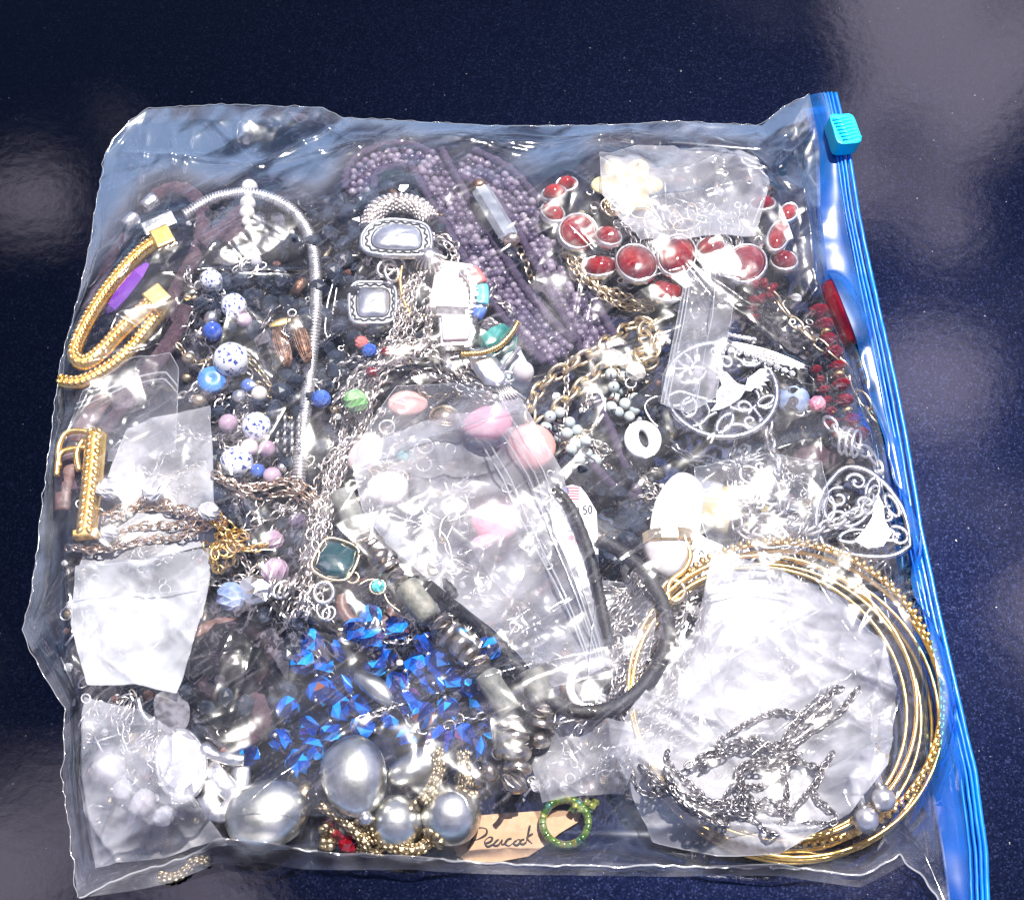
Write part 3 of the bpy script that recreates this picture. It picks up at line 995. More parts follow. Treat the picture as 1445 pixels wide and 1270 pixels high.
for lab, (a, b_, c, d), n, amp in TANG:
    chain_thing('chain_necklace', lab, squig(a, b_, c, d, n, amp), rng.choice(['chain_silver', 'warm_silver', 'chain_silver']), rng.uniform(11, 15), rng.uniform(4, 6), rng.uniform(1.2, 1.7), cap=70)

# ------------------------------------------------------------------ left side: cords, snake chain, gold pieces
def cord_thing(name, label, pts, r, mat, cat='cord', flat=.55, z=None, cap=95):
    path = drape(pts, r, z, cap)
    path = resample(path, 4 * U)
    rr = r * U * (1 + rng.normal(0, .04, len(path)))
    return solo(name, MB().tube(path, rr, 10, flat=flat), mat, label, cat)


t = thing('cord_bracelet', 'purple brown suede cord loop with silver crimp ends at upper left', 'bracelet', P(240, 300))
path = resample(drape([(205, 296), (222, 275), (245, 266), (268, 272), (286, 300), (282, 345), (262, 385), (240, 425), (212, 478), (180, 530), (140, 585)], 11), 4 * U)
part('cord', MB().tube(path, 12 * U * (1 + rng.normal(0, .05, len(path))), 10, flat=.6), 'purple_cord', t)
path = resample(drape([(190, 318), (165, 350), (140, 400), (120, 440)], 9), 4 * U)
part('cord', MB().tube(path, 9 * U, 10, flat=.6), 'purple_cord', t)
for x, y, dx, dy in ((212, 286, 18, -16), (185, 312, 18, -16)):
    c = here(x, y, 10)
    part('crimp', MB().lathe([(9 * U, -13 * U), (11 * U, -11 * U), (11 * U, 9 * U), (8 * U, 13 * U)], 12, TR(c, basis(P(x + dx, y + dy, c[2]) - c))), 'silver', t)
c = here(225, 318, 12)
part('clasp', MB().prism([(-26 * U, -13 * U), (26 * U, -13 * U), (26 * U, 13 * U), (-26 * U, 13 * U)], -7 * U, 7 * U, TR(c, rotm('Z', .5))), 'silver', t, smooth=False, bev=2.5 * U)
cord_thing('fuzzy_cord', 'fuzzy dark purple cord end left of the snake chain crest', [(285, 345), (312, 325), (338, 300), (345, 318), (320, 345)], 13, 'purple_cord')
cord_thing('suede_cord', 'flat purple suede strip behind the upper small clear bag', [(262, 430), (240, 480), (205, 530), (160, 585), (120, 640), (115, 690)], 15, 'purple_cord', flat=.3)
cord_thing('suede_cord', 'dark brown leather strip at the left edge beside the gold bar buckle', [(150, 560), (120, 600), (95, 660), (85, 720)], 14, 'wood', flat=.3)

# pearls and charms behind the snake chain
pb = m_ball('pearl')
strand('bead_necklace', 'short column of cream pearls behind the snake chain crest', [(353, 258), (350, 285), (347, 325)], [(pb, 12, 12), (pb, 8, 9), (pb, 13, 12)], 'pale_gold', r=14)
fil = thing('earring', 'silver wire filigree drop above the top porcelain bead', 'earring', P(350, 375))
c = here(352, 378, 6)
mb = MB()
for i in range(5):
    mb.oval((26 - i * 3) * U, (9 + i) * U, 1.6 * U, 14, 5, TR(c + np.array([0, 0, i * 1.5 * U]), rotm('Z', .2 + i * .7)))
part('wire', mb, 'chain_silver', fil)
part('drop', MB().ball(c + np.array([10 * U, 8 * U, 3 * U]), 9 * U), 'clear_crystal', fil)

# snake chain: close set ribs
path = resample(drape([(262, 303), (300, 281), (350, 273), (395, 286), (425, 312), (442, 352), (446, 420), (440, 500), (433, 560), (425, 630), (421, 692)], 10, cap=85), 4.7 * U)
t = thing('snake_chain', 'thick silver snake chain arching over the dark chip beads', 'necklace', path[30])
core = resample(path, 3 * U)
part('core', MB().tube(core, 8 * U, 10, flat=.72), 'dark_silver', t)
rib = MB().oval(8.3 * U, 6.2 * U, 2.3 * U, 14, 6, None).mesh('rib', 'silver')
tg = tangents(path)
for i in range(len(path)):
    B = basis(tg[i])
    put('rib', rib, t, TR(path[i], np.stack([B[:, 1], B[:, 2], B[:, 0]], 1)))

# gold pieces
def rope_band(mb, path, r, flat=.8, pitch=8):
    """a gold band with a twisted rope on it"""
    p = resample(path, 3 * U)
    mb.tube(p, r * U, 10, flat=flat)
    q = resample(path, pitch * U); tt = tangents(q); s, b = frames(tt)
    for i in range(len(q)):
        for sg in (-1, 1):
            R = basis(tt[i] + s[i] * sg * .9)
            mb.ball(q[i] + s[i] * sg * r * .40 * U + b[i] * r * flat * .85 * U, np.array([pitch * .62, r * .30, r * .34]) * U, 7, 5, TR((0, 0, 0), R))
    return mb


t = thing('gold_cuff', 'open gold rope cuff bent round a purple stone', 'bracelet', P(150, 430))
path = drape([(232, 338), (205, 352), (172, 385), (138, 430), (112, 478), (106, 503), (120, 512), (142, 498), (170, 468), (200, 440), (226, 416)], 14, z=62)
part('band', rope_band(MB(), path, 12, .8), 'gold', t)
for x, y, a in ((230, 337, .5), (222, 421, .75)):
    c = P(x, y, 66 * U)
    part('end_cap', MB().prism([(-15 * U, -17 * U), (15 * U, -17 * U), (15 * U, 17 * U), (-15 * U, 17 * U)], -9 * U, 9 * U, TR(c, rotm('Z', a))), 'gold', t, smooth=False, bev=3 * U)
path = drape([(86, 538), (112, 540), (145, 525), (178, 500), (208, 465), (232, 432)], 12, z=50)
solo('gold_hoop', rope_band(MB(), path, 11, .8), 'gold', 'gold rope hoop curving below the open cuff', 'earring')
path = drape([(128, 440), (118, 470), (112, 500)], 5, z=55)
# purple stone
c = P(177, 405, 46 * U); d = P(204, 372, 46 * U) - c
R = basis(d, .4)
mb = MB().lathe([(.35, -1), (.85, -.80), (1, -.35), (.92, .45), (.55, .92), (.3, 1)], 6, TR((0, 0, 0), R, np.array([52, 19, 17]) * U))
mb.v = [v + c for v in mb.v]
solo('purple_stone', mb, 'purple_gem', 'long faceted purple stone inside the gold cuff', 'gemstone', smooth=False, split=True)
# small silver flower and chain near the cuff
mb = MB(); c = here(237, 380, 5)
for i in range(6): mb.ball(c + np.array([math.cos(i * 1.047), math.sin(i * 1.047), 0]) * 7 * U, 4 * U, 8, 5)
mb.ball(c, 5 * U, 8, 5)
solo('flower_charm', mb, 'dark_silver', 'tiny dark silver flower charm right of the purple stone', 'charm')

# porcelain bead necklace
por = m_ball('porcelain', 20, 12); lil = m_ball('lilac_bead'); sil = m_ball('silver'); gol = m_ball('pale_gold', 10, 7)
blu = m_ball('blue_glass')
t = thing('porcelain_necklace', 'blue and white porcelain bead necklace with lilac beads on silver wire', 'necklace', P(330, 520))
cp = drape([(298, 396), (328, 432), (342, 455), (300, 452), (285, 480), (325, 508), (355, 530), (340, 570), (330, 596), (362, 602), (390, 625), (365, 640), (333, 652), (380, 668), (400, 690)], 4)
part('chain', chain_mb(MB(), cp, 13, 5, 1.5), 'chain_silver', t)
for x, y, r, me in [(298, 396, 17, por), (330, 432, 19, por), (326, 508, 26, por), (362, 602, 21, por), (334, 652, 23, por),
                    (345, 452, 11, lil), (322, 598, 14, lil), (384, 672, 13, lil), (352, 632, 13, lil), (377, 633, 12, lil),
                    (299, 450, 12, sil), (366, 556, 12, m_ball('pearl')), (338, 560, 11, sil), (300, 468, 15, blu), (350, 545, 11, blu),
                    (364, 665, 11, blu), (282, 472, 7, sil), (398, 660, 8, sil)]:
    c = here(x, y, r * .8, k=.6)
    put('bead', me, t, TR(c, basis(rng.normal(0, 1, 3)), r * U))
    if r > 15:
        for sg in (-1, 1):
            part('cap', MB().oval(6 * U, 6 * U, 2.2 * U, 10, 5, TR(c + np.array([sg * (r - 1) * U * .75, -sg * (r - 1) * U * .65, 0]), basis((sg, -sg, .3)) @ rotm('Y', math.pi / 2))), 'silver', t)
c = here(299, 537, 14)
pr = [(.55, -.42), (.9, -.38), (1, -.1), (1, .12), (.9, .36), (.5, .46), (.08, .36)]
mb = MB().lathe(pr, 22, TR(c, basis((.12, -.1, 1)), 21 * U))
solo('blue_disc_bead', mb, 'blue_enamel', 'sky blue enamel disc bead under the largest porcelain bead', 'bead')
for lab, x, y, r in [('gold spacer bead above left of the blue disc bead', 266, 505, 10), ('gold spacer bead left of the blue disc bead', 264, 533, 9),
                     ('pale gold bead below the blue disc bead', 281, 565, 11), ('gold spacer bead by the top of the silver mesh tassel', 470, 578, 8)]:
    c = here(x, y, r)
    solo('gold_bead', MB().ball(c, np.array([r, r * .8, r * .8]) * U), 'pale_gold', lab, 'bead', 'gold spacer beads')

# silver bead strips with bars
mb = MB()
for i in range(4):
    for j in range(5):
        c = here(392 + i * 10, 590 + j * 11, 3)
        mb.lathe([(2.6 * U, -5 * U), (2.6 * U, 5 * U)], 7, TR(c, basis((.15, 1, .1))))
solo('bar_charm', mb, 'silver', 'rows of little silver bars left of the snake chain', 'charm')

# bronze pods
t = thing('bronze_pendant', 'pair of ribbed bronze pods with a gold leaf behind the snake chain', 'pendant', P(415, 480))
for x, y, a, l in ((398, 490, -1.25, 36), (425, 480, -1.25, 42)):
    c = here(x, y, 11)
    R = rotm('Z', a)
    mb = MB().ball(c, np.array([l, 11, 10]) * U, 12, 10, TR((0, 0, 0), R))
    for k in range(9):
        th = -1.3 + k * .33
        p = [c + R @ np.array([l * math.cos(s), 11.5 * math.sin(s) * math.sin(th), 10.5 * math.sin(s) * math.cos(th)]) * U for s in np.linspace(.2, 2.9, 12)]
        mb.tube(p, 1.1 * U, 4)
    part('pod', mb, 'bronze', t)
c = here(396, 455, 5)
part('leaf', MB().ball(c, np.array([18, 7, 2]) * U, 12, 8, TR((0, 0, 0), rotm('Z', .35))), 'gold', t)
part('ring', MB().oval(6 * U, 6 * U, 1.5 * U, 12, 5, TR(here(412, 442, 5))), 'warm_silver', t)
part('cap', MB().lathe([(4 * U, -14 * U), (8 * U, -10 * U), (9 * U, 10 * U), (5 * U, 14 * U)], 10, TR(here(422, 405, 7), basis((.5, 1, .1)))), 'bronze', t)
# small gold stud and hooks
mb = MB().lathe([(5 * U, -12 * U), (6 * U, -6 * U), (4 * U, 8 * U), (8 * U, 10 * U), (7 * U, 14 * U)], 10, TR(here(462, 358, 6), basis((.6, 1, .2))))
solo('earring_stud', mb, 'pale_gold', 'small pale gold stud right of the snake chain', 'earring')
mb = MB().tube(drape([(470, 400), (462, 430), (459, 470), (466, 474), (470, 440), (476, 402)], 3), 1.5 * U, 5)
solo('earring_hook', mb, 'silver', 'thin silver hook standing right of the snake chain', 'earring')
# ------------------------------------------------------------------ amethyst bands
ame = m_ball('amethyst', 10, 7)
def amethyst_band(label, pts, rows, cap):
    path = drape(pts, 18, None, cap, sm=9)
    t = thing('amethyst_bracelet', label, 'bracelet', path[len(path) // 2], 'amethyst bead bands')
    w = rows * 10.6 * U
    q = resample(path, 10.5 * U); tt = tangents(q); s, b = frames(tt)
    for sg in (-1, 1):
        e = q + s * sg * (w / 2 + 6 * U) + b * 4 * U
        part('edging', MB().tube(resample(e, 3 * U), 7 * U * (1 + rng.normal(0, .1, len(resample(e, 3 * U)))), 7), 'violet_thread', t)
    part('backing', MB().grid(np.stack([q - s * w / 2 - b * 4 * U, q + s * w / 2 - b * 4 * U], 1)), 'violet_thread', t)
    for i in range(len(q)):
        for j in range(rows):
            off = (j - (rows - 1) / 2) * 10.6 * U
            c = q[i] + s[i] * off + tt[i] * (5 * U if j % 2 else 0) + rng.normal(0, .8 * U, 3)
            put('bead', ame, t, TR(c + rng.normal(0, 1.0 * U, 3), basis(rng.normal(0, 1, 3)), 7.0 * U * rng.uniform(.88, 1.12)))
amethyst_band('amethyst bead band folded in a loop at the top of the pile', [(508, 270), (512, 242), (540, 225), (575, 222), (600, 236)], 3, 40)
amethyst_band('wide amethyst bead band running down left of the grey bar pendant', [(600, 222), (622, 262), (650, 310), (685, 368), (722, 425), (760, 470), (790, 500)], 4, 60)
amethyst_band('amethyst bead band running down right of the grey bar pendant', [(655, 232), (705, 258), (742, 302), (775, 360), (806, 418), (835, 470), (850, 500)], 4, 60)

t = thing('bar_pendant', 'grey glassy bar pendant with gold caps between the amethyst bands', 'pendant', P(700, 300))
c = P(698, 300, 60 * U); d = P(722, 340, 60 * U) - c
mb = MB().lathe([(.8, -1), (1, -.85), (1, .85), (.8, 1)], 6, TR(c, basis(d), np.array([52, 15, 11]) * U))
part('stone', mb, 'grey_stone', t, smooth=False, split=True)
for s in (-1.08, 1.1):
    mb = MB().lathe([(7 * U, -9 * U), (12 * U, -4 * U), (13 * U, 5 * U), (8 * U, 9 * U)], 10, TR(c + d / np.linalg.norm(d) * 50 * U * s, basis(d)))
    part('cap', mb, 'bronze' if s < 0 else 'rose_gold', t)
part('bail', chain_mb(MB(), drape([(735, 355), (742, 372), (750, 395)], 5), 11, 6, 2.2), 'rose_gold', t)

# ------------------------------------------------------------------ silver slides, mesh chains
def slide(label, x, y, w, h, rot, z, poly):
    t = thing('slide_bead', label, 'bead', P(x, y))
    c = P(x, y, z * U); R = rotm('Z', rot) @ rotm('X', -.12)
    pl = spline([(a * w, b * h) for a, b in poly], 4, True)
    A = TR(c, R, U)
    part('plate', MB().prism(pl, -6, 2, A), 'bright_silver', t, smooth=False)
    n = len(pl)
    rim = np.c_[pl * .985, np.full(n, 2.)] @ A[:3, :3].T + c
    part('rim', MB().tube(rim, 3.0 * U, 6, True), 'bright_silver', t)
    q = spline([(a * w * .84, b * h * .84) for a, b in poly], 1.2, True)
    dd = np.r_[0, np.cumsum(np.linalg.norm(np.diff(q, axis=0), axis=1))]
    q = q * (1 + .042 * np.sin(dd / 13 * 2 * np.pi))[:, None]
    part('wavy_line', MB().tube(np.c_[q, np.full(len(q), 2.6)] @ A[:3, :3].T + c, 1.5 * U, 5, True), 'oxide', t)
    rings = []
    for k_, zz in ((.70, 2.5), (.66, 5), (.55, 8), (.38, 10), (.18, 11), (.02, 11.3)):
        rr = pl * k_
        bump_ = np.sin(rr[:, 0] * .23 + zz) * np.cos(rr[:, 1] * .31) * (.9 if zz > 6 else 0)
        rings.append(np.c_[rr, zz + bump_] @ A[:3, :3].T + c)
    V = np.stack(rings, 0); V = np.concatenate([V, V[:, :1]], 1)
    part('dome', MB().grid(V[:, ::-1]), 'bright_silver', t)
    o = [(a * w * .71, b * h * .71) for a, b in poly]
    o = spline(o, 4, True)
    part('inner_line', MB().tube(np.c_[o, np.full(len(o), 2.6)] @ A[:3, :3].T + c, 1.0 * U, 5, True), 'oxide', t)


TRAP = [(-.42, -.40), (0, -.47), (.42, -.40), (.50, -.1), (.40, .36), (.1, .48), (-.2, .47), (-.42, .30), (-.52, -.05)]
c0 = P(565, 298, 45 * U)
path = drape([(522, 322), (532, 298), (558, 288), (590, 294), (606, 312)], 14, z=58)
mb = MB().tube(resample(path, 3 * U), 15 * U, 10)
q = resample(path, 7 * U); tt = tangents(q); s_, b_ = frames(tt)
for i in range(len(q)):
    for a in np.arange(-1.2, 1.3, .4):
        mb.ball(q[i] + (s_[i] * math.sin(a + (i % 2) * .2) + b_[i] * math.cos(a + (i % 2) * .2)) * 15 * U, np.array([4.6, 2.6, 2.6]) * U, 6, 4, TR((0, 0, 0), basis(tt[i] + s_[i] * .5)))
solo('mesh_chain', mb, 'warm_silver', 'thick woven silver mesh chain arched behind the hammered slide', 'chain')
t = strand('multi_bead_chain', 'brown wire and beads behind the woven mesh chain', [(548, 268), (575, 285), (612, 300), (625, 305)], [(m_cyl('bronze'), 6, 12)], 'bronze', 'necklace', r=6)

TAS = [(585, 372), (578, 410), (570, 450), (556, 490), (530, 525), (506, 560), (492, 605), (476, 655), (458, 705), (450, 760), (440, 810), (428, 850)]
chain_thing('tassel_necklace', 'long bundle of silver chains falling from the slides to the black beads', TAS, 'warm_silver', 11, 5, 1.7, strands=11, spread=9, cat='necklace', cap=75)
chain_thing('tassel_necklace', 'bundle of silver chains sweeping left from the pink rectangle pendant', [(690, 555), (650, 520), (610, 500), (570, 500), (535, 515), (505, 530), (490, 560)], 'warm_silver', 12, 5, 1.7, strands=6, spread=8, cat='necklace', cap=75)
chain_thing('chain_necklace', 'silver rope chain looping right of the hammered slide', [(600, 330), (625, 335), (640, 360), (630, 400), (610, 440), (600, 480)], 'warm_silver', 12, 5.5, 1.9, strands=2, spread=5, cat='necklace')
chain_thing('chain_necklace', 'dark oxidised silver chain above the centre zip bag', [(590, 530), (640, 540), (690, 560), (740, 570), (700, 545)], 'dark_silver', 11, 6, 2, strands=3, spread=5, cat='necklace')

slide('silver hammered slide with wavy rim at the top of the tassel', 561, 337, 104, 72, -.06, 78, TRAP)
slide('smaller silver hammered slide with wavy rim below the large one', 528, 428, 66, 76, .05, 58, [(-.5, -.4), (0, -.5), (.4, -.45), (.5, 0), (.42, .4), (0, .5), (-.5, .42)])

# knot rings under the slide
mb = MB()
for x, y, a in ((556, 372, 0), (545, 378, .8), (553, 385, 1.6)): mb.oval(15 * U, 11 * U, 3 * U, 16, 6, TR(P(x, y, 66 * U), rotm('Z', a) @ rotm('X', .5)))
solo('knot_ring', mb, 'warm_silver', 'knot of silver rings hanging below the hammered slide', 'ring')

# wire ball
t = thing('wire_ball_charm', 'silver wire cage ball right of the slide', 'charm', P(608, 370))
c = P(606, 370, 62 * U)
part('core', MB().ball(c, 17 * U), 'dark_silver', t)
for i in range(9):
    R = rotm('Z', .6) @ rotm('Y', math.pi / 2) @ rotm('X', i * math.pi / 9)
    part('wire', MB().oval(24 * U, 22 * U, 2 * U, 20, 5, TR(c, R @ rotm('X', math.pi / 2))), 'chain_silver', t)

solo('gold_hoop', MB().tube(drape([(568, 372), (565, 395), (568, 420), (580, 445)], 4, z=66), 2.6 * U, 8), 'gold', 'thin gold hoop arc under the wire cage ball', 'earring')
chain_thing('chain_necklace', 'silver curb chain hanging below the wire cage ball', [(622, 395), (608, 430), (602, 470), (590, 500)], 'warm_silver', 11, 6, 2.2, cap=80)

# pale pink rectangle pendant
t = thing('rectangle_pendant', 'pale pink rectangular stone pendant in a silver bezel', 'pendant', P(642, 462))
c = P(642, 464, 72 * U); A = TR(c, rotm('Z', .12) @ rotm('X', -.15), U)
sq = [(-24, -30), (20, -33), (30, -10), (24, 22), (-22, 30)]
part('stone', MB().prism([(a * .82, b * .82) for a, b in sq], -8, 9, A), 'rose_quartz', t, smooth=False, bev=4 * U)
part('bezel', MB().prism(sq, -12, 3, A), 'silver', t, smooth=False, bev=2 * U)
part('setting_bar', MB().prism([(-26, 22), (26, 14), (27, 30), (-24, 40)], -12, 8, A), 'dark_silver', t, smooth=False, bev=2 * U)
part('bail', MB().lathe([(6 * U, -12 * U), (7 * U, 0), (5 * U, 12 * U)], 10, TR(P(632, 512, 60 * U), basis((0, 1, 0)))), 'silver', t)
mb = MB().prism([(-32, -40), (26, -44), (30, 38), (-26, 44)], -6, 6, TR(P(638, 405, 58 * U), rotm('Z', -.05), U))
solo('pink_slab', mb, 'rose_quartz', 'pale pink stone slab above the rectangle pendant', 'gemstone', smooth=False, bev=4 * U)

# inlay bracelet edge
t = thing('inlay_bracelet', 'silver bracelet edge inlaid with turquoise and coral', 'bracelet', P(672, 415))
path = drape([(660, 380), (672, 392), (678, 412), (676, 435), (666, 452)], 8, z=70)
d = resample(path, 2 * U)
part('band', MB().tube(d - np.array([6 * U, 0, 4 * U]), 9 * U, 8, flat=.6), 'silver', t)
for k_, (f0, f1, m_) in enumerate(((.05, .34, 'coral'), (.38, .72, 'turquoise'), (.76, .96, 'blue_glass'))):
    i0, i1 = int(f0 * len(d)), int(f1 * len(d))
    part('inlay', MB().tube(d[i0:i1] + np.array([3 * U, 0, 2 * U]), 10 * U, 8, flat=.7), m_, t)
for i in range(2, len(d), 5):
    part('notch', MB().prism([(-5, -4), (6, 0), (-5, 4)], -3, 6, TR(d[i] + np.array([-9 * U, 0, 3 * U]), None, U)), 'bright_silver', t, smooth=False)

# emerald pieces
mb = MB(); c = P(703, 482, 55 * U)
mb.lathe([(.4, -1), (.9, -.75), (1, 0), (.85, .7), (.4, 1)], 7, TR(c, basis((1, .5, .1)), np.array([27, 25, 20]) * U), .3)
solo('green_stone', mb, 'emerald', 'chunky emerald green stone inside a gold hoop', 'gemstone', smooth=False, split=True)
mb = MB().lathe([(.4, -1), (.9, -.7), (1, 0), (.8, .7), (.4, 1)], 7, TR(P(722, 520, 40 * U), basis((.4, -1, 0)), np.array([40, 26, 16]) * U), .3)
solo('teal_stone', mb, 'pale_blue_stone', 'pale teal stone below the emerald green stone', 'gemstone', smooth=False, split=True)
path = drape([(652, 500), (680, 498), (705, 488), (722, 470), (730, 456)], 5, z=78)
mb = MB().tube(path, 3.6 * U, 8)
q = resample(path, 3.5 * U); tt = tangents(q)
for i in range(len(q)):
    B = basis(tt[i]); mb.oval(4 * U, 4 * U, 1.1 * U, 8, 4, TR(q[i], np.stack([B[:, 1], B[:, 2], B[:, 0]], 1)))
solo('gold_hoop', mb, 'gold', 'ridged gold hoop crossing the emerald green stone', 'earring')
t = thing('toggle_clasp', 'silver toggle bar with ring above the white bead', 'clasp', P(720, 505))
part('bar', MB().tube(P(np.array([706, 720, 733]), np.array([524, 506, 490]), np.full(3, 66 * U)), 3.5 * U, 8), 'silver', t)
part('ring', MB().oval(11 * U, 7 * U, 2.4 * U, 14, 6, TR(P(716, 532, 62 * U), rotm('X', .4))), 'silver', t)
solo('white_bead', MB().ball(P(738, 525, 62 * U), 16 * U, 18, 12), 'white_quartz', 'round white stone bead below the toggle bar', 'bead')
t = thing('leaf_charm', 'crumpled silver leaf charm with fringe left of the white bead', 'charm', P(690, 525))
c = P(688, 518, 62 * U)
mb = MB().ball(c, np.array([36, 20, 8]) * U, 14, 10, TR((0, 0, 0), rotm('Z', -.95)))
mb.v = [v + rng.normal(0, 1.6 * U, v.shape) for v in mb.v]
part('leaf', mb, 'bright_silver', t)
for i in range(7):
    part('fringe', MB().tube(P(np.array([694 + i * 2.5, 705 + i * 3, 712 + i * 5]), np.array([538 - i, 556 - i, 575 - i * 2]), np.full(3, (58 - i) * U)), 1.8 * U, 5), 'silver', t)

for lab, x, y, r, m_ in [('small cobalt glass bead left of the silver tassel', 453, 563, 14, 'blue_glass'), ('green glass bead on the silver tassel', 502, 566, 17, 'green_glass'),
                        ('dark blue bead beside the red beads above the tassel', 521, 495, 11, 'blue_glass'), ('red tube bead above the tassel', 510, 484, 10, 'coral'),
                        ('red bead right of the dark blue bead', 544, 497, 7, 'red_crystal'), ('tiny red bead under the dark blue bead', 524, 525, 8, 'red_crystal'),
                        ('hazy blue glass bead below the gold chains', 326, 842, 20, 'hazy_blue'), ('dusty lilac bead left of the tassel end', 386, 762, 14, 'lilac_bead'),
                        ('large dusty lilac bead below the small lilac one', 388, 806, 18, 'lilac_bead'), ('lilac glass bead near the gold ring clasp', 420, 735, 12, 'amethyst')]:
    c = here(x, y, r)
    me = MB().lathe([(.35, -1), (.75, -.7), (1, -.2), (1, .25), (.75, .72), (.35, 1)], 8, TR(c, basis(rng.normal(0, 1, 3) * (1, 1, .3)), r * U), .4)
    solo('glass_bead', me, m_, lab, 'bead', smooth=False)


# ------------------------------------------------------------------ gold chains in the middle
chain_thing('gold_chain', 'bundle of fine pale gold chains right of the amethyst bands', [(800, 362), (822, 390), (850, 412), (885, 428), (915, 440)], 'pale_gold', 11, 5, 1.7, strands=5, spread=7, cat='necklace', cap=60)
big_chain('gold_chain', 'chunky pale gold cable chain folded over the pale blue beads', [(748, 585), (752, 562), (775, 535), (805, 515), (840, 495), (875, 470), (905, 456), (922, 470), (922, 500), (898, 508), (868, 512), (838, 530), (812, 552), (785, 578), (762, 600)], 'pale_gold', 21, 9.5, 3.4, cap=70)
big_chain('gold_chain', 'tangled end of the chunky gold chain beside the long zip bag', [(925, 455), (905, 470), (925, 490), (900, 495), (915, 515), (930, 480)], 'pale_gold', 20, 9, 3.2, cap=85)

pbb = m_ball('pale_blue_stone', 12, 8)
def cluster(label, pts):
    t = thing('bead_cluster', label, 'bracelet', P(*pts[0]), 'pale blue grey bead clusters')
    for x, y in pts:
        put('bead', pbb, t, TR(here(x, y, 7, k=.5), None, 8.6 * U * rng.uniform(.92, 1.08)))
    c = np.array([here(x, y, 1, k=.4) for x, y in pts[::3]])
    part('thread', MB().tube(c, 1.2 * U, 5), 'violet_thread', t, st=False)
cluster('pale blue grey bead cluster right of the chunky gold chain', [(862, 528), (878, 532), (892, 545), (866, 546), (880, 552), (896, 562), (868, 562), (882, 570), (896, 578), (872, 582), (888, 588), (862, 575)])
cluster('pale blue grey bead cluster below the chunky gold chain', [(776, 588), (790, 582), (804, 596), (786, 602), (800, 612), (815, 608), (790, 618), (812, 626), (826, 622), (770, 604), (806, 634), (828, 640), (840, 650), (818, 648)])
t = thing('capped_bead', 'cream bead with silver cap by the gold chain end', 'bead', P(897, 527))
c = here(897, 526, 13)
part('bead', MB().lathe([(.3, -1), (.8, -.7), (1, 0), (.8, .7), (.3, 1)], 9, TR(c, basis((.4, -1, .2)), 15 * U), .3), 'pearl', t, smooth=False)
part('cap', MB().oval(8 * U, 8 * U, 2.4 * U, 12, 5, TR(P(890, 541, c[2]), basis((1, .3, 0)))), 'dark_silver', t)
solo('silver_hoop', MB().tube(drape([(838, 545), (850, 560), (853, 580), (842, 598)], 4, z=52), 3.2 * U, 8, flat=.6), 'silver', 'curved silver hoop between the two bead clusters', 'earring')
cord_thing('cord_necklace', 'dark purple cord slanting from the bead cluster to the price tag', [(838, 560), (858, 600), (880, 650), (900, 700), (870, 690), (835, 655)], 7, 'violet_thread', 'necklace', 1)

# ------------------------------------------------------------------ garnet bracelet
t = thing('garnet_bracelet', 'bracelet of red cabochons in silver bezels across the upper right', 'bracelet', P(950, 350))
CAB = [(782, 275, 16, 15, 0, 44), (780, 302, 14, 20, .4, 40), (815, 328, 24, 30, -.5, 48), (858, 336, 17, 18, 0, 50), (846, 378, 24, 17, .1, 34),
       (898, 373, 26, 33, .1, 52), (955, 362, 24, 34, -.25, 56), (1003, 352, 18, 19, 0, 56), (1052, 374, 26, 33, -.3, 56), (1098, 335, 13, 28, -.35, 50),
       (1106, 370, 17, 17, 0, 40), (1112, 302, 11, 17, -.5, 46), (940, 412, 22, 20, .2, 36), (1076, 290, 17, 13, .3, 40), (800, 262, 14, 12, 0, 38)]
for x, y, rx, ry, a, z in CAB:
    rx, ry = rx * 1.1, ry * 1.1
    c = P(x, y, z * U)
    R = rotm('Z', a) @ rotm('X', rng.uniform(-.35, -.1)) @ rotm('Y', rng.normal(0, .12))
    part('bezel', MB().oval(rx * 1.06 * U, ry * 1.06 * U, 2.3 * U, 30, 7, TR(c, R), flat=2.6), 'silver', t)
    part('backing', MB().lathe([(1, -.35), (1, -.2)], 24, TR(c, R @ np.array([[0, 1, 0], [0, 0, 1], [1, 0, 0]]).astype(float), np.array([14, rx, ry]) * U)), 'silver', t)
    th = 13 if rx > 15 else 9
    pr = [(1, -.25), (.98, .1), (.9, .4), (.72, .70), (.45, .9), (.15, .99), (.02, 1)]
    part('stone', MB().lathe(pr, 24, TR(c, R @ np.array([[0, 1, 0], [0, 0, 1], [1, 0, 0]]).astype(float), np.array([th * 1.3, rx * 1.0, ry * 1.0]) * U)), 'garnet', t)
for i in range(len(CAB) - 6):
    x0, y0 = CAB[i][0], CAB[i][1]; x1, y1 = CAB[i + 1][0], CAB[i + 1][1]
    part('joint', MB().oval(8 * U, 5 * U, 2 * U, 10, 5, TR(P((x0 + x1) / 2, (y0 + y1) / 2, 38 * U), rotm('Z', .6))), 'dark_silver', t)

# cream flower brooch
t = thing('flower_brooch', 'cream flower brooch with pale gold filigree at upper right', 'brooch', P(880, 260))
c = P(885, 262, 40 * U)
for i in range(6):
    a = i * 1.047
    part('petal', MB().ball(c + np.array([math.cos(a) * 30, math.sin(a) * 30, rng.uniform(-2, 2)]) * U, np.array([26, 19, 6]) * U, 14, 9, TR((0, 0, 0), rotm('Z', a))), 'cream', t)
mb = MB()
for i in range(9):
    mb.oval((22 - i * 1.5) * U, (14 - i) * U, 1.7 * U, 16, 5, TR(P(868, 290, (48 + i) * U), rotm('Z', i * .9) @ rotm('X', .3)))
part('filigree', mb, 'pale_gold', t)
mb = MB()
for i in range(8): mb.oval(17 * U, 9 * U, 1.6 * U, 14, 5, TR(P(905 + i * 12, 300 + (i % 3) * 9, 46 * U), rotm('Z', i * 1.3) @ rotm('X', .4)))
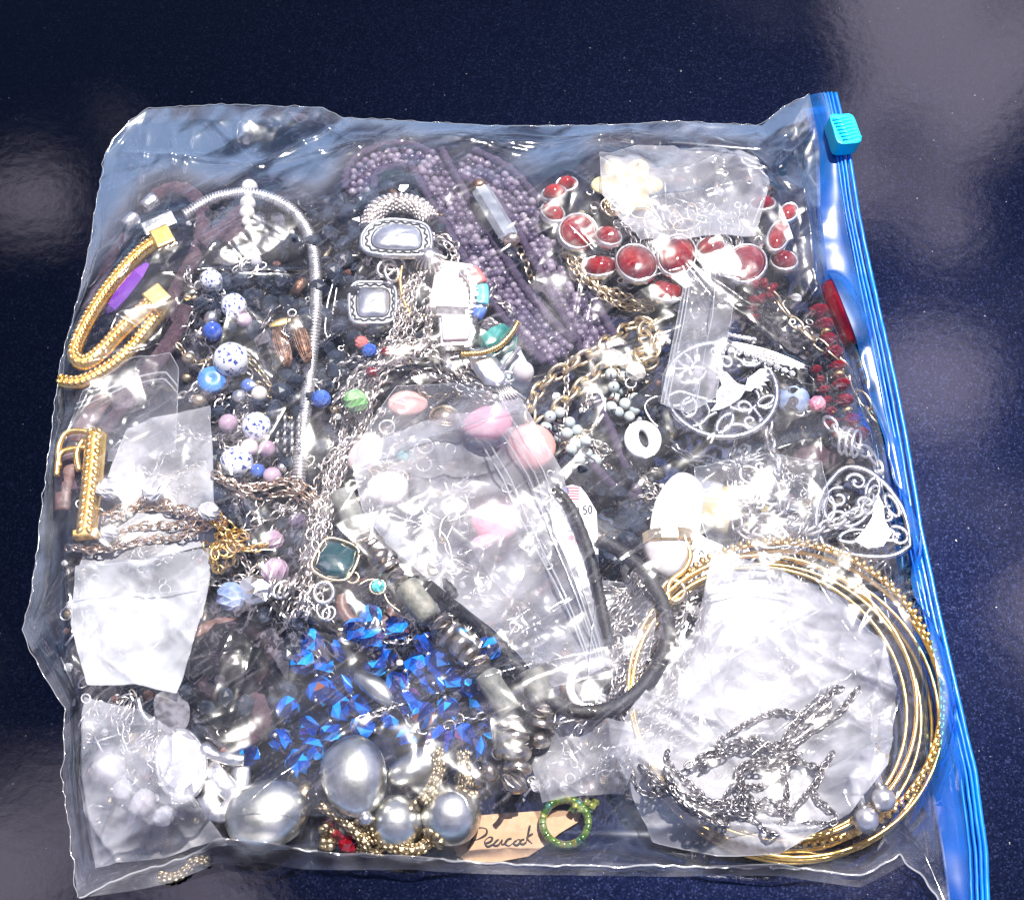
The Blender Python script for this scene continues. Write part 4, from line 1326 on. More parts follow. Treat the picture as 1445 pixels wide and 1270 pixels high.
part('wirework', mb, 'pale_gold', t)
part('stone', MB().lathe([(.3, -1), (.9, -.4), (1, .1), (.5, 1)], 8, TR(P(936, 300, 52 * U), basis((.1, 0, 1)), 12 * U), .3), 'clear_crystal', t, smooth=False, split=True)

# ------------------------------------------------------------------ red and gold things at the right
dg = m_facet('dark_garnet', 8); rc = m_facet('red_crystal', 7); gsp = m_cyl('gold', 1)
strand('bead_necklace', 'dark red glass bead strand with gold spacers along the zip', [(1150, 430), (1163, 462), (1176, 500), (1184, 535), (1190, 565), (1200, 592), (1212, 612), (1218, 630)],
       [(dg, 16, 13), (dg, 15, 12), (gsp, 9, 3), (dg, 14, 12), (dg, 16, 13), (dg, 13, 11), (gsp, 9, 3)], 'black_cord', r=15, cr=2, jit=.12)
strand('bead_necklace', 'small bright red crystal beads below the last cabochon', [(1058, 402), (1075, 400), (1092, 408), (1080, 425), (1065, 420), (1062, 445), (1072, 458)], [(rc, 10, 8)], 'black_cord', r=9)
strand('bead_necklace', 'dark red bead row left of the main red strand', [(1148, 515), (1160, 545), (1172, 580), (1180, 610), (1165, 600)], [(dg, 10, 8), (rc, 9, 8)], 'black_cord', r=8)
c = P(1192, 440, 20 * U); d = P(1215, 488, 18 * U) - c
mb = MB().lathe([(.35, -1), (.8, -.86), (1, -.45), (1, .5), (.85, .88), (.5, 1)], 7, TR(c, basis(d, .3), np.array([56, 21, 16]) * U))
solo('red_pendant', mb, 'dark_garnet', 'long dark red crystal pendant beside the blue zip', 'pendant', smooth=False, split=True)
big_chain('gold_chain', 'gold chain of long paperclip links over the red beads', [(1090, 418), (1105, 435), (1122, 456), (1145, 478), (1170, 495), (1188, 512), (1202, 540), (1218, 562), (1230, 585)], 'pale_gold', 26, 7, 1.9, asp=.66, cap=90)
solo('pink_bead', MB().lathe([(.3, -1), (.8, -.7), (1, 0), (.8, .7), (.3, 1)], 9, TR(here(1153, 570, 10), basis((1, .4, 0)), 12 * U), .3), 'pink_bead', 'small pink faceted bead left of the red strand', 'bead', smooth=False)
solo('blue_stone', MB().add(*(lambda m: ([np.array(v.co) * 24 * U + P(1115, 565, 22 * U) for v in m.vertices], [tuple(p.vertices) for p in m.polygons]))(m_nugget('hazy_blue', 5, False, .5))),
     'hazy_blue', 'lumpy blue grey stone right of the bird pendant', 'gemstone')
solo('purple_stone', MB().add(*(lambda m: ([np.array(v.co) * (40 * U, 24 * U, 16 * U) + P(1150, 645, 24 * U) for v in m.vertices], [tuple(p.vertices) for p in m.polygons]))(m_nugget('purple_cord', 9, False, .4))),
     'purple_cord', 'dark purple suede wad above the filigree flower charm', 'cloth')

# rhinestone fish brooch
t = thing('rhinestone_brooch', 'silver leaf shaped brooch edged with rhinestones', 'brooch', P(1078, 500))
A = TR(P(1082, 503, 62 * U), rotm('Z', -.36), U)
for k_ in range(4):
    pth = [(x, (7 - k_ * 5) * math.cos(x / 62 * 1.5), 4) for x in np.linspace(-58, 60, 16)]
    part('rib', MB().tube(np.array(pth) @ A[:3, :3].T + A[:3, 3], 2.2 * U, 6), 'silver', t)
rs = m_facet('clear_crystal', 6)
for i in range(10): put('rhinestone', rs, t, TR(np.array([-62 + i * 11.5, -13 + 4 * math.sin(i * .5), 5]) @ A[:3, :3].T + A[:3, 3], basis((0, 0, 1)), 5 * U))
for i in range(6): put('rhinestone', rs, t, TR(np.array([-60 + i * 7, 12 + i, 5]) @ A[:3, :3].T + A[:3, 3], basis((0, 0, 1)), 4 * U))

# ------------------------------------------------------------------ filigree pendants
def spiral(x, y, r, a0, turns, sgn=1):
    th = np.linspace(0, turns * 2 * np.pi, int(26 * turns) + 6)
    rr = r * (1 - .82 * th / th[-1])
    return np.c_[x + rr * np.cos(a0 + sgn * th), y + rr * np.sin(a0 + sgn * th)]


def leaf(x, y, l, w, a):
    t = np.linspace(0, 2 * np.pi, 20)
    p = np.c_[l * np.cos(t), w * np.sin(t) * np.abs(np.sin(t)) ** .3]
    return np.c_[x + p[:, 0] * math.cos(a) - p[:, 1] * math.sin(a), y + p[:, 0] * math.sin(a) + p[:, 1] * math.cos(a)]


def flat_part(name, q, A, r, t, mat, z=0.0):
    q = spline(q, .03) if len(q) < 12 else np.asarray(q)
    part(name, MB().tube(np.c_[q, np.full(len(q), z)] @ A[:3, :3].T + A[:3, 3], r * A[0, 0] / max(abs(A[0, 0]), 1e-9) * np.linalg.norm(A[:3, 0]), 6, flat=.55), mat, t)


t = thing('bird_pendant', 'round silver openwork pendant with a bird and scrolling leaves', 'pendant', P(1017, 550))
A = TR(P(1017, 549, 66 * U), rotm('X', -.10) @ rotm('Z', .05), 84 * U)
part('rim', MB().oval(.945, .945, .062, 56, 8, A, flat=.6), 'filigree_silver', t)
bird = [(.05, .33), (.14, .30), (.2, .2), (.30, .06), (.42, .02), (.47, .16), (.58, .24), (.70, .34), (.84, .36), (.80, .27), (.86, .22), (.78, .17), (.84, .10), (.74, .08),
        (.78, .0), (.66, .02), (.66, -.06), (.56, -.03), (.50, -.10), (.40, -.08), (.30, -.22), (.1, -.36), (-.08, -.44), (-.24, -.46), (-.12, -.32), (-.10, -.1), (.02, .05), (.0, .17), (-.08, .19), (.0, .26)]
part('bird', MB().prism(bird, -.04, .045, A), 'filigree_silver', t, smooth=False)
for q in (spiral(.15, .52, .17, 3.4, 1.1, -1), spiral(.33, -.38, .15, -1.2, 1.2, 1), spiral(.42, -.66, .17, .4, 1.1, -1), spiral(.0, .74, .12, 0, 1, 1)):
    flat_part('scroll', q, A, .045, t, 'filigree_silver')
for q in ([(.1, -.36), (.3, -.45), (.5, -.4), (.62, -.2), (.58, -.05)], [(.6, -.38), (.75, -.42), (.88, -.3)], [(.5, -.4), (.6, -.62), (.62, -.72)],
          [(-.9, -.1), (-.7, -.02), (-.45, -.12), (-.25, -.2)], [(-.85, -.3), (-.68, -.28), (-.5, -.2)], [(-.35, -.9), (-.45, -.7), (-.3, -.55), (-.12, -.45)],
          [(-.6, -.72), (-.4, -.66), (-.25, -.45), (-.28, -.25), (-.1, -.25)], [(-.3, .9), (-.35, .6), (-.5, .45), (-.8, .45)], [(.3, .9), (.35, .62), (.55, .5), (.8, .5)],
          [(-.1, -.93), (0, -.75), (.25, -.72), (.4, -.85)]):
    flat_part('stem', q, A, .045, t, 'filigree_silver')
for q in (leaf(-.58, -.34, .20, .13, 1.3), leaf(.72, -.28, .17, .08, .5), leaf(-.02, -.68, .23, .10, .9), leaf(.62, .55, .2, .1, .3), leaf(-.45, .3, .26, .14, .4), leaf(-.55, .62, .2, .1, 2.2)):
    flat_part('leaf', q, A, .05, t, 'filigree_silver')
chain_thing('chain_necklace', 'pale silver chain running just below the bird pendant', [(942, 628), (965, 645), (1000, 655), (1040, 655), (1075, 640)], 'bright_silver', 15, 6, 2.4, cat='chain', strands=2, spread=4)
solo('silver_hoop', MB().tube(drape([(948, 562), (925, 560), (910, 572), (918, 592), (935, 608)], 3, z=40), 1.7 * U, 6), 'silver', 'thin silver wire hoop left of the bird pendant', 'earring')

# white tag with an oval hole and raised letters round its rim
t = thing('oval_hole_tag', 'bright white metal tag with an oval hole and letters round the rim', 'charm', P(907, 620))
c = P(907, 620, 62 * U); A = TR(c, rotm('X', -.1), U)
o = np.stack([(26 * np.cos(a), 30 * np.sin(a), 0) for a in np.linspace(0, 2 * np.pi, 36, endpoint=False)])
i_ = np.stack([(1 + 6.5 * np.cos(a) - 2.5 * np.sin(a), 15 * np.sin(a), 0) for a in np.linspace(0, 2 * np.pi, 36, endpoint=False)])
V = np.stack([i_ + (0, 0, -3), i_ + (0, 0, 3), i_ * .9 + o * .1 + (0, 0, 4), i_ * .15 + o * .85 + (0, 0, 4), o + (0, 0, 2), o + (0, 0, -3)], 0)
V = np.concatenate([V, V[:, :1]], 1) @ A[:3, :3].T + c
part('disc', MB().grid(V), 'white_paint', t)
def letter(ch):
    G = {'L': [[(0, 1), (0, 0), (.6, 0)]], 'u': [[(0, .6), (0, .15), (.2, 0), (.5, .1), (.5, .6)]], 'l': [[(.2, 1), (.2, 0)]], 'P': [[(0, 0), (0, 1), (.5, .95), (.5, .55), (0, .5)]],
         'r': [[(0, 0), (0, .6)], [(0, .4), (.4, .6)]], 'e': [[(0, .3), (.5, .3), (.4, .6), (.1, .55), (0, .3), (.15, 0), (.5, .1)]], 't': [[(.2, .9), (.2, 0)], [(0, .6), (.45, .6)]], ' ': []}
    return G[ch]
for n_, ch in enumerate('Lulu Prett'):
    a = 1.6 - n_ * .23
    ex, ey = np.array([math.sin(a), -math.cos(a)]), np.array([math.cos(a), math.sin(a)])
    for stv in letter(ch):
        q = [np.array([22 * math.cos(a), 25 * math.sin(a)]) + ex * (x - .25) * 5.5 + ey * (y - .5) * 6 for x, y in stv]
        part('letter', MB().tube(np.c_[np.array(q), np.full(len(q), 4.0)] @ A[:3, :3].T + c, .45 * U, 4), 'rose_gold', t)

# cream stone, filigree flower, knotted chain
mb = MB().add(*(lambda m: ([np.array(v.co) * (52 * U, 40 * U, 18 * U) + P(1025, 722, 22 * U) for v in m.vertices], [tuple(p.vertices) for p in m.polygons]))(m_nugget('cream', 3, False, .3)))
solo('cream_stone', mb, 'cream', 'smooth cream stone under film left of the filigree flower', 'gemstone')
t = thing('flower_charm', 'silver openwork flower charm above a knotted chain', 'charm', P(1075, 690))
A = TR(P(1072, 685, 56 * U), rotm('Z', .3), 34 * U)
for i in range(4):
    a = i * math.pi / 2 + .4
    flat_part('petal', leaf(.62 * math.cos(a), .62 * math.sin(a), .42, .36, a), A, .09, t, 'chain_silver')
    flat_part('scroll', spiral(.8 * math.cos(a + .8), .8 * math.sin(a + .8), .22, a, 1.1), A, .08, t, 'chain_silver')
for lab, pts in [('heavy silver cable chain knotted below the flower charm', [(1092, 660), (1098, 685), (1108, 705), (1095, 725), (1070, 735), (1050, 722), (1040, 740), (1060, 760), (1085, 765), (1105, 750), (1090, 740), (1070, 752), (1062, 772), (1080, 780)]),
                 ('heavy silver chain joining the bird pendant to the knotted chain', [(1082, 600), (1086, 625), (1092, 645), (1096, 665)])]:
    big_chain('silver_chain', lab, pts, 'chain_silver', 18, 8.5, 3.0, cap=80)

# dome pendant
t = thing('dome_pendant', 'large silver filigree dome pendant with scrolls beside the zip', 'pendant', P(1215, 715))
A = TR(P(1213, 722, 52 * U), rotm('Z', .04) @ rotm('X', -.1), 74 * U)
arch = [(-.78, -.65), (-.84, -.2), (-.70, .30), (-.42, .70), (-.1, .95), (.25, .88), (.55, .58), (.78, .1), (.84, -.35), (.8, -.75)]
flat_part('rim', arch, A, .07, t, 'filigree_silver')
part('rim', MB().tube(np.c_[spline([(-.78, -.65), (-.4, -.85), (.1, -.95), (.5, -.92), (.8, -.75)], .03), np.zeros((len(spline([(-.78, -.65), (-.4, -.85), (.1, -.95), (.5, -.92), (.8, -.75)], .03)), 1))] @ A[:3, :3].T + A[:3, 3], 5 * U, 6), 'filigree_silver', t)
for q in (spiral(-.35, .30, .24, 1, 1.2), spiral(.05, .62, .2, 3, 1.2, -1), spiral(-.45, -.2, .26, 0, 1.2), spiral(.62, -.55, .22, 2, 1.2, -1), spiral(.1, .15, .24, 4, 1.2), spiral(.5, -.1, .2, 1, 1.1)):
    flat_part('scroll', q, A, .055, t, 'filigree_silver')
for q in (leaf(.32, .45, .27, .12, 1.2), leaf(.62, .1, .25, .1, -1.3), leaf(-.1, -.1, .3, .14, .6), leaf(-.55, .1, .25, .1, 1.4), leaf(.35, -.45, .3, .13, -.5), leaf(-.2, -.5, .28, .12, .2)):
    flat_part('leaf', q, A, .055, t, 'filigree_silver')
body = [(.05, -.35), (.2, -.15), (.3, .15), (.4, .3), (.45, .1), (.42, -.2), (.5, -.5), (.3, -.75), (.0, -.78), (-.2, -.62)]
part('bird', MB().prism(body, -.04, .05, A), 'filigree_silver', t, smooth=False)
for i in range(3):
    part('bail_ring', MB().oval(20 * U, 13 * U, 2.6 * U, 18, 6, TR(P(1190 + i * 9, 622 + i * 2, 62 * U), rotm('Z', 1.25) @ rotm('X', 1.0))), 'silver', t)
big_chain('silver_chain', 'silver chain trailing from the dome pendant rings to the zip', [(1172, 598), (1180, 605), (1200, 625), (1225, 640), (1238, 655), (1240, 680), (1228, 700), (1218, 720), (1185, 735), (1150, 748)], 'silver', 17, 7.5, 2.6, cap=85)
strand('bead_necklace', 'short dark bead strand by the zip at the right of the bangles', [(1280, 800), (1288, 830), (1296, 850)], [(m_facet('dark_silver', 6), 9, 8)], r=8)

# ------------------------------------------------------------------ bangles
def bangle(label, cx, cy, r, z, w, tiltx, tilty, mat='gold', kind=0):
    c = P(cx, cy, z * U)
    R = rotm('X', tiltx) @ rotm('Y', tilty)
    A = TR(c, R)
    if kind == 0:
        mb = MB()
        th = np.linspace(0, 2 * np.pi, 180, endpoint=False)
        path = np.stack([r * U * np.cos(th), r * U * np.sin(th), 0 * th], 1) @ R.T + c
        mb.tube(path, w * U * (1 + .10 * np.sin(th * 60)), 8, True, flat=1.2)
        return solo('bangle', mb, mat, label, 'bangle', 'gold bangles')
    t = thing('bangle', label, 'bangle', c, 'gold bangles')
    part('band', MB().oval(r * U, r * U, w * U, 120, 8, A), mat, t)
    me = MB().ball((0, 0, 0), 1, 8, 6).mesh('bead', mat)
    for i in range(110):
        a = i / 110 * 2 * np.pi
        put('bead', me, t, TR(np.array([(r + w) * U * math.cos(a), (r + w) * U * math.sin(a), w * U]) @ R.T + c, R @ rotm('Z', a), np.array([5, 4.2, 4]) * U))
    return t


bangle('lowest gold bangle of the stack', 1102, 1000, 198, 10, 2.79, 0, 0)
bangle('gold bangle second from the bottom of the stack', 1110, 994, 199, 20, 2.62, .01, .0)
bangle('gold bangle in the middle of the stack, shifted left', 1094, 990, 191, 30, 2.62, .0, .03)
bangle('widest smooth gold bangle reaching nearest the zip', 1110, 984, 202, 40, 2.79, .03, -.02, 'gold')
bangle('beaded gold bangle lying highest towards the dome pendant', 1112, 968, 196, 52, 2.95, .05, -.03, 'gold', 1)
bangle('thin gold bangle on top of the stack', 1086, 985, 178, 58, 2.8, .02, .05)
bangle('second thin gold bangle on top of the stack', 1090, 977, 186, 64, 2.8, .03, .02)
for lab, x, y in (('silver ball ended pin lower of the pair on the bangles', 1222, 1156), ('silver ball ended pin upper of the pair on the bangles', 1246, 1128)):
    t = thing('ball_pin', lab, 'clasp', P(x, y), 'silver ball pins')
    c = P(x, y, 74 * U)
    part('ball', MB().ball(c, 16 * U, 18, 12), 'silver', t)
    part('collar', MB().oval(8 * U, 8 * U, 3 * U, 14, 6, TR(P(x - 4, y - 15, 74 * U), basis((.3, -1, 0)) @ rotm('Y', 1.57))), 'dark_silver', t)
    part('stem', MB().tube(P(np.array([x - 4, x - 16]), np.array([y - 12, y - 58]), np.array([74 * U, 78 * U])), 6 * U, 10), 'silver', t)


for lab, (a, b_, c, d), n, amp in [
    ('fine silver chain heap between black cord and milky bag', (870, 860, 990, 960), 22, 34),
    ('silver chain heap left of the milky bag below the quartz drop', (880, 940, 985, 1010), 24, 34),
    ('silver chain heap over the left arc of the bangles', (870, 1000, 930, 1110), 18, 22),
]:
    chain_thing('chain_necklace', lab, squig(a, b_, c, d, n, amp), 'chain_silver', 12, 5, 1.6, cap=85)

# silver chains inside the milky bag
for lab, pts, m_, st in [
    ('silver chain heap filling the middle of the milky bag', [(930, 1060), (990, 1040), (1040, 1070), (1010, 1090), (960, 1080), (1030, 1110), (1060, 1050)], 'chain_silver', 4),
    ('silver chain loops in the upper part of the milky bag', [(1010, 920), (1060, 900), (1100, 930), (1080, 970), (1030, 960), (1060, 990), (1110, 1000)], 'chain_silver', 3),
    ('silver chain running down the left side of the milky bag', [(1000, 880), (985, 930), (965, 980), (930, 1020), (905, 1060)], 'chain_silver', 3)]:
    chain_thing('chain_necklace', lab, pts, m_, 10, 5, 1.9, strands=st, spread=12, cat='necklace', group='silver chains in the milky bag')

# ------------------------------------------------------------------ lower left and lower middle
# smoky faceted glass disc
c = P(340, 945, 26 * U)
th = np.arange(12) / 12 * 2 * np.pi
mb = MB().lathe([(.30, -.34), (.72, -.24), (1, -.02), (1, .05), (.80, .22), (.5, .30)], 10, TR(c, rotm('Y', -math.pi / 2 + .08), np.array([80, 84, 84]) * U), math.pi / 10)
# red brown leather bits under the disc
cord_thing('suede_cord', 'brown cord curled under the smoky glass disc', [(270, 900), (310, 880), (350, 890), (380, 920), (360, 970), (310, 990), (280, 960)], 9, 'wood')
strand('bead_necklace', 'row of dark chip beads seen through the smoky glass disc', [(280, 1010), (320, 985), (370, 1000), (410, 970)], nseq, r=9, group='dark chip bead strands')
cord_thing('suede_cord', 'dark brown suede strip seen through the smoky disc', [(290, 930), (330, 945), (370, 1010), (340, 1050)], 14, 'purple_cord')
solo('glass_disc', mb, 'smoky_glass', 'large smoky faceted glass disc left of the blue faceted beads', 'gemstone', smooth=False, split=True, st=False)
stamp(np.array([P(340 + 70 * math.cos(a) * s, 945 + 65 * math.sin(a) * s, 48 * U) for a in np.linspace(0, 6.28, 60) for s in (.2, .4, .6, .8, 1)]))

# teal pendant
t = thing('teal_pendant', 'dark teal cushion stone pendant in a thin gold frame', 'pendant', P(473, 790))
c = P(473, 790, 66 * U); A = TR(c, rotm('Z', -.35) @ rotm('X', -.1), U)
rq = spline([(-24, -22), (0, -29), (24, -22), (29, 2), (23, 25), (0, 30), (-23, 25), (-28, 0)], 3, True)
part('frame', MB().tube(np.c_[rq, np.zeros(len(rq))] @ A[:3, :3].T + c, 2.6 * U, 7, True), 'pale_gold', t)
oc = np.array([(-24, -22), (0, -28), (24, -22), (28, 2), (23, 24), (0, 29), (-23, 24), (-27, 0)])
V = np.stack([np.c_[oc * k_, np.full(8, zz)] for k_, zz in ((.95, -6), (.95, 0), (.74, 7), (.42, 9), (.02, 9.4))])
V = np.concatenate([V, V[:, :1]], 1) @ A[:3, :3].T + c
part('stone', MB().grid(V[:, ::-1]), 'teal_gem', t, smooth=False, split=True)
part('loop', MB().oval(8 * U, 8 * U, 2 * U, 14, 5, TR(P(498, 815, 64 * U))), 'pale_gold', t)
t = thing('ring_charm', 'silver lobster ring with small hoops below the teal pendant', 'clasp', P(457, 838))
part('ring', MB().oval(13 * U, 14 * U, 3.4 * U, 18, 6, TR(P(457, 836, 62 * U), rotm('X', .2))), 'silver', t)
part('hoop', MB().oval(8 * U, 12 * U, 2 * U, 14, 5, TR(P(456, 862, 58 * U), rotm('Z', .4))), 'silver', t)
part('hoop', MB().oval(8 * U, 10 * U, 2 * U, 14, 5, TR(P(464, 866, 56 * U), rotm('Z', -.5))), 'warm_silver', t)
mb = MB().oval(13 * U, 10 * U, 2.4 * U, 16, 6, TR(P(398, 832, 60 * U), rotm('Z', .9)))
solo('pear_hoop', mb, 'silver', 'pear shaped silver hoop left of the lobster ring', 'clasp')
mb = MB()
for i in range(26):
    x, y = 405 + rng.uniform(-28, 30), 845 + rng.uniform(-15, 40)
    mb.tube(P(np.array([x, x + 8]), np.array([y, y - 20]), np.full(2, rest(x, y, 4))), 2 * U, 5)
solo('bar_fringe', mb, 'warm_silver', 'fringe of thin silver bars ending the tassel', 'charm')
t = thing('foil_charm', 'crumpled bright silver charm right of the hazy blue bead', 'charm', P(362, 832))
mb = MB().add(*(lambda m: ([np.array(v.co) * (26 * U, 22 * U, 12 * U) + here(362, 832, 12) + rng.normal(0, 2 * U, 3) for v in m.vertices], [tuple(p.vertices) for p in m.polygons]))(m_nugget('silver', 13, True)))
part('charm', mb, 'bright_silver', t, smooth=False)

# wood ring and aqua crystal ring
t = thing('wood_ring', 'dark brown wooden ring below the teal pendant', 'ring', P(522, 850))
c = P(520, 848, 34 * U)
part('hoop', MB().oval(36 * U, 36 * U, 9 * U, 30, 8, TR(c, rotm('Y', .15)), flat=.7), 'wood', t)
t = thing('crystal_ring', 'thin gold wire ring with a round aqua crystal', 'ring', P(533, 828))
c = P(533, 828, 62 * U)
part('crystal', MB().lathe([(.25, -.6), (.8, -.2), (1, .1), (.7, .5), (.3, .6)], 9, TR(c, basis((0, -.2, 1)), 10.5 * U), .3), 'aqua_crystal', t, smooth=False, split=True)
part('setting', MB().oval(10.5 * U, 10.5 * U, 1.8 * U, 16, 5, TR(c)), 'pale_gold', t)
part('wire', MB().tube(drape([(505, 826), (520, 818), (530, 818)], 3, z=60), 1.8 * U, 5), 'pale_gold', t)
part('wire', MB().tube(drape([(542, 836), (548, 850), (566, 864)], 3, z=60), 2.0 * U, 5), 'pale_gold', t)

# silver nugget necklace
t = thing('nugget_necklace', 'satin silver nugget and ball bead necklace with brass mesh links', 'necklace', P(520, 1120))
for x, y, rx, ry, a, z, sd in ((498, 1096, 53, 63, .15, 58, 3), (378, 1150, 64, 52, .2, 48, 4), (592, 1084, 58, 30, .45, 36, 5), (528, 968, 42, 20, -.75, 34, 7)):
    m_ = m_nugget('satin_silver', sd, True, .22, 4)
    me = MB().add(*([np.array(v.co) for v in m_.vertices], [tuple(p.vertices) for p in m_.polygons]))
    A = TR(P(x, y, z * U), rotm('Z', a), np.array([rx, ry, min(rx, ry) * .8]) * U)
    me.v = [v @ A[:3, :3].T + A[:3, 3] for v in me.v]
    o_ = part('nugget', me, 'satin_silver', t)
    md = o_.modifiers.new('smooth', 'SMOOTH'); md.factor, md.iterations = .7, 40
for x, y, r, z in ((560, 1160, 34, 34), (637, 1150, 38, 40)):
    part('ball', MB().ball(P(x, y, z * U), r * U, 26, 18), 'satin_silver', t)
for x, y, d in ((588, 1140, (.7, -.6, .4)), (660, 1115, (.4, 1, .5)), (612, 1182, (-.6, -.7, .3)), (515, 1160, (.2, -1, .2))):
    c = P(x, y, 48 * U); B = basis(d)
    mb = MB()
    for i in range(7):
        q = c + (B[:, 1] * math.cos(i * .9) + B[:, 2] * math.sin(i * .9)) * 11 * U
        mb.ball(q, np.array([5, 7, 5]) * U, 7, 5, TR((0, 0, 0), B))
    mb.lathe([(5 * U, -4 * U), (13 * U, 0), (5 * U, 5 * U)], 10, TR(c, B))
    part('cap', mb, 'brass', t)
def mesh_rope(mb, pts, r, z=None, **kw):
    path = drape(pts, r, z, **kw)
    mb.tube(resample(path, 3 * U), r * .75 * U, 8)
    q = resample(path, 6.5 * U); tt = tangents(q); s, b = frames(tt)
    for i in range(len(q)):
        for a in np.arange(0, 6.28, 1.05):
            a2 = a + (i % 2) * .52
            mb.ball(q[i] + (s[i] * math.cos(a2) + b[i] * math.sin(a2)) * r * .72 * U, np.array([4.2, 2.6, 2.6]) * U, 6, 4, TR((0, 0, 0), basis(tt[i])))
    return mb
for pts, z in (([(448, 1132), (470, 1145), (490, 1160), (505, 1175), (520, 1192)], 46), ([(520, 1165), (535, 1182), (560, 1196), (590, 1198), (606, 1184), (612, 1170)], 40),
               ([(617, 1058), (620, 1085), (610, 1110), (596, 1130)], 62), ([(654, 1062), (656, 1088), (660, 1108)], 56), ([(470, 1172), (485, 1185), (510, 1195), (540, 1200)], 22)):
    part('mesh_rope', mesh_rope(MB(), pts, 9, z), 'brass', t)
mb = MB()
for i in range(12): mb.ball(P(462 + rng.uniform(-8, 8), 1180 + rng.uniform(-16, 16), (24 + rng.uniform(0, 14)) * U), 6 * U, 8, 6)
solo('brass_cluster', mb, 'brass', 'knobbly brass bead cluster beside the red crystals', 'charm')
solo('jump_ring', MB().ball(P(516, 1155, 62 * U), 9 * U, 10, 8), 'bright_silver', 'bright silver round crimp below the large satin nugget', 'bead')
solo('amber_bead', MB().ball(P(430, 1122, 44 * U), np.array([12, 20, 14]) * U, 12, 9), 'brass', 'small amber brown disc bead between the two satin nuggets', 'bead')
solo('black_bead', MB().ball(P(445, 1124, 50 * U), 13 * U, 14, 10), 'black_glass', 'round black bead between the two satin nuggets', 'bead')
for lab, x, y, r in (('red crystal bead behind the brass mesh link', 468, 1158, 12), ('red crystal bead below the large satin nugget', 492, 1192, 13), ('small red crystal bead beside the brass cluster', 478, 1178, 10)):
    solo('red_bead', MB().lathe([(.3, -1), (.8, -.6), (1, 0), (.8, .6), (.3, 1)], 7, TR(P(x, y, 26 * U), basis(rng.normal(0, 1, 3)), r * U), .4), 'red_crystal', lab, 'bead', 'red crystal beads', smooth=False)

# blue faceted beads
ab = m_facet('blue_ab', 6, .9)
t = thing('blue_bead_necklace', 'cluster of iridescent blue faceted beads on fine silver chain', 'necklace', P(560, 970))
AB = [(523, 868), (560, 887), (440, 905), (486, 915), (524, 902), (600, 908), (543, 928), (455, 942), (560, 965), (645, 957), (690, 915), (452, 975), (508, 997), (433, 1028),
      (467, 1034), (553, 1016), (598, 1010), (632, 1000), (678, 990), (654, 1036), (620, 1044), (693, 1028), (395, 1044), (348, 1066), (420, 1077), (425, 935), (668, 1052),
      (482, 968), (610, 965), (578, 990), (530, 940), (645, 905), (480, 1000), (440, 1060), (575, 1040), (512, 1025), (500, 890), (620, 935), (662, 965), (590, 940), (700, 990), (405, 1000)]
for x, y in AB:
    r = rng.uniform(16.5, 21)
    c = here(x, y, r * .75, k=.55)
    put('bead', ab, t, TR(c, basis(rng.normal(0, 1, 3)), r * U))
    if rng.random() < .6:
        d = rng.normal(0, 1, 3); d[2] = abs(d[2]) * .7; d /= np.linalg.norm(d)
        part('pin', MB().ball(c + d * r * .92 * U, 3.6 * U, 8, 6), 'silver', t, st=False)
cpt = [(430, 880), (450, 925), (470, 955), (495, 975), (520, 1010), (560, 995), (590, 1030), (640, 1020), (680, 1010)]
part('chain', chain_mb(MB(), drape(cpt, 4), 11, 5, 1.5), 'chain_silver', t)
part('chain', chain_mb(MB(), drape([(535, 880), (550, 905), (585, 895), (575, 870), (610, 885), (650, 940)], 4), 11, 5, 1.5), 'chain_silver', t)

# big oval crystal ring
t = thing('crystal_ring', 'silver ring with a large clear oval crystal at lower left', 'ring', P(260, 1075))
c = P(256, 1078, 56 * U); R = rotm('Z', .35) @ rotm('X', -.2) @ rotm('Y', -.15)
Rz = R @ np.array([[0, 1, 0], [0, 0, 1], [1, 0, 0]]).astype(float)
part('crystal', MB().lathe([(.3, -.7), (.95, -.1), (1, .05), (.8, .45), (.5, .6)], 14, TR(c, Rz, np.array([20, 31, 48]) * U), math.pi / 14), 'clear_crystal', t, smooth=False, split=True)
part('bezel', MB().oval(31 * U, 48 * U, 3 * U, 30, 7, TR(c, R), flat=1.4), 'silver', t)
th = np.linspace(-.3, math.pi + .3, 26)
pth = P(315, 1105, 30 * U) + np.stack([30 * U * np.cos(th) * .8, 42 * U * np.cos(th) * -.6, 30 * U * np.sin(th)], 1)
part('band', MB().tube(pth, 13 * U, 10, flat=.35), 'silver', t)
path = drape([(285, 1055), (310, 1068), (345, 1072)], 8, z=58)
part('shoulder', MB().tube(path, np.array([9 + 2 * math.sin(i) for i in range(len(path))]) * U, 8), 'silver', t)
path = drape([(290, 1120), (305, 1145), (325, 1140), (338, 1110), (340, 1082)], 10, z=50)
part('shank', MB().tube(path, 13 * U, 10, flat=.5), 'silver', t)
solo('silver_plate', MB().prism(spline([(-20, -24), (10, -28), (24, 4), (8, 28), (-18, 20)], 5, True), -3, 3, TR(P(242, 1003, 46 * U), rotm('Z', .4) @ rotm('Y', .5), U)), 'dark_silver', 'curved grey silver plate above the big oval crystal', 'charm', smooth=False)
solo('silver_hoop', MB().tube(drape([(195, 985), (200, 1005), (212, 1018), (222, 1010)], 4, z=46), 4 * U, 8), 'silver', 'thick silver hoop left of the grey silver plate', 'earring')
strand('bead_necklace', 'pale stone chips added for the white glare in the lower left corner', [(150, 1065), (170, 1110), (205, 1135), (250, 1165)], [(m_nugget('white_quartz', 4, False), 17, 18), (m_nugget('clear_crystal', 6, True), 15, 14)], 'black_cord', r=16)  # added pale chips stand in for bright glare on the film
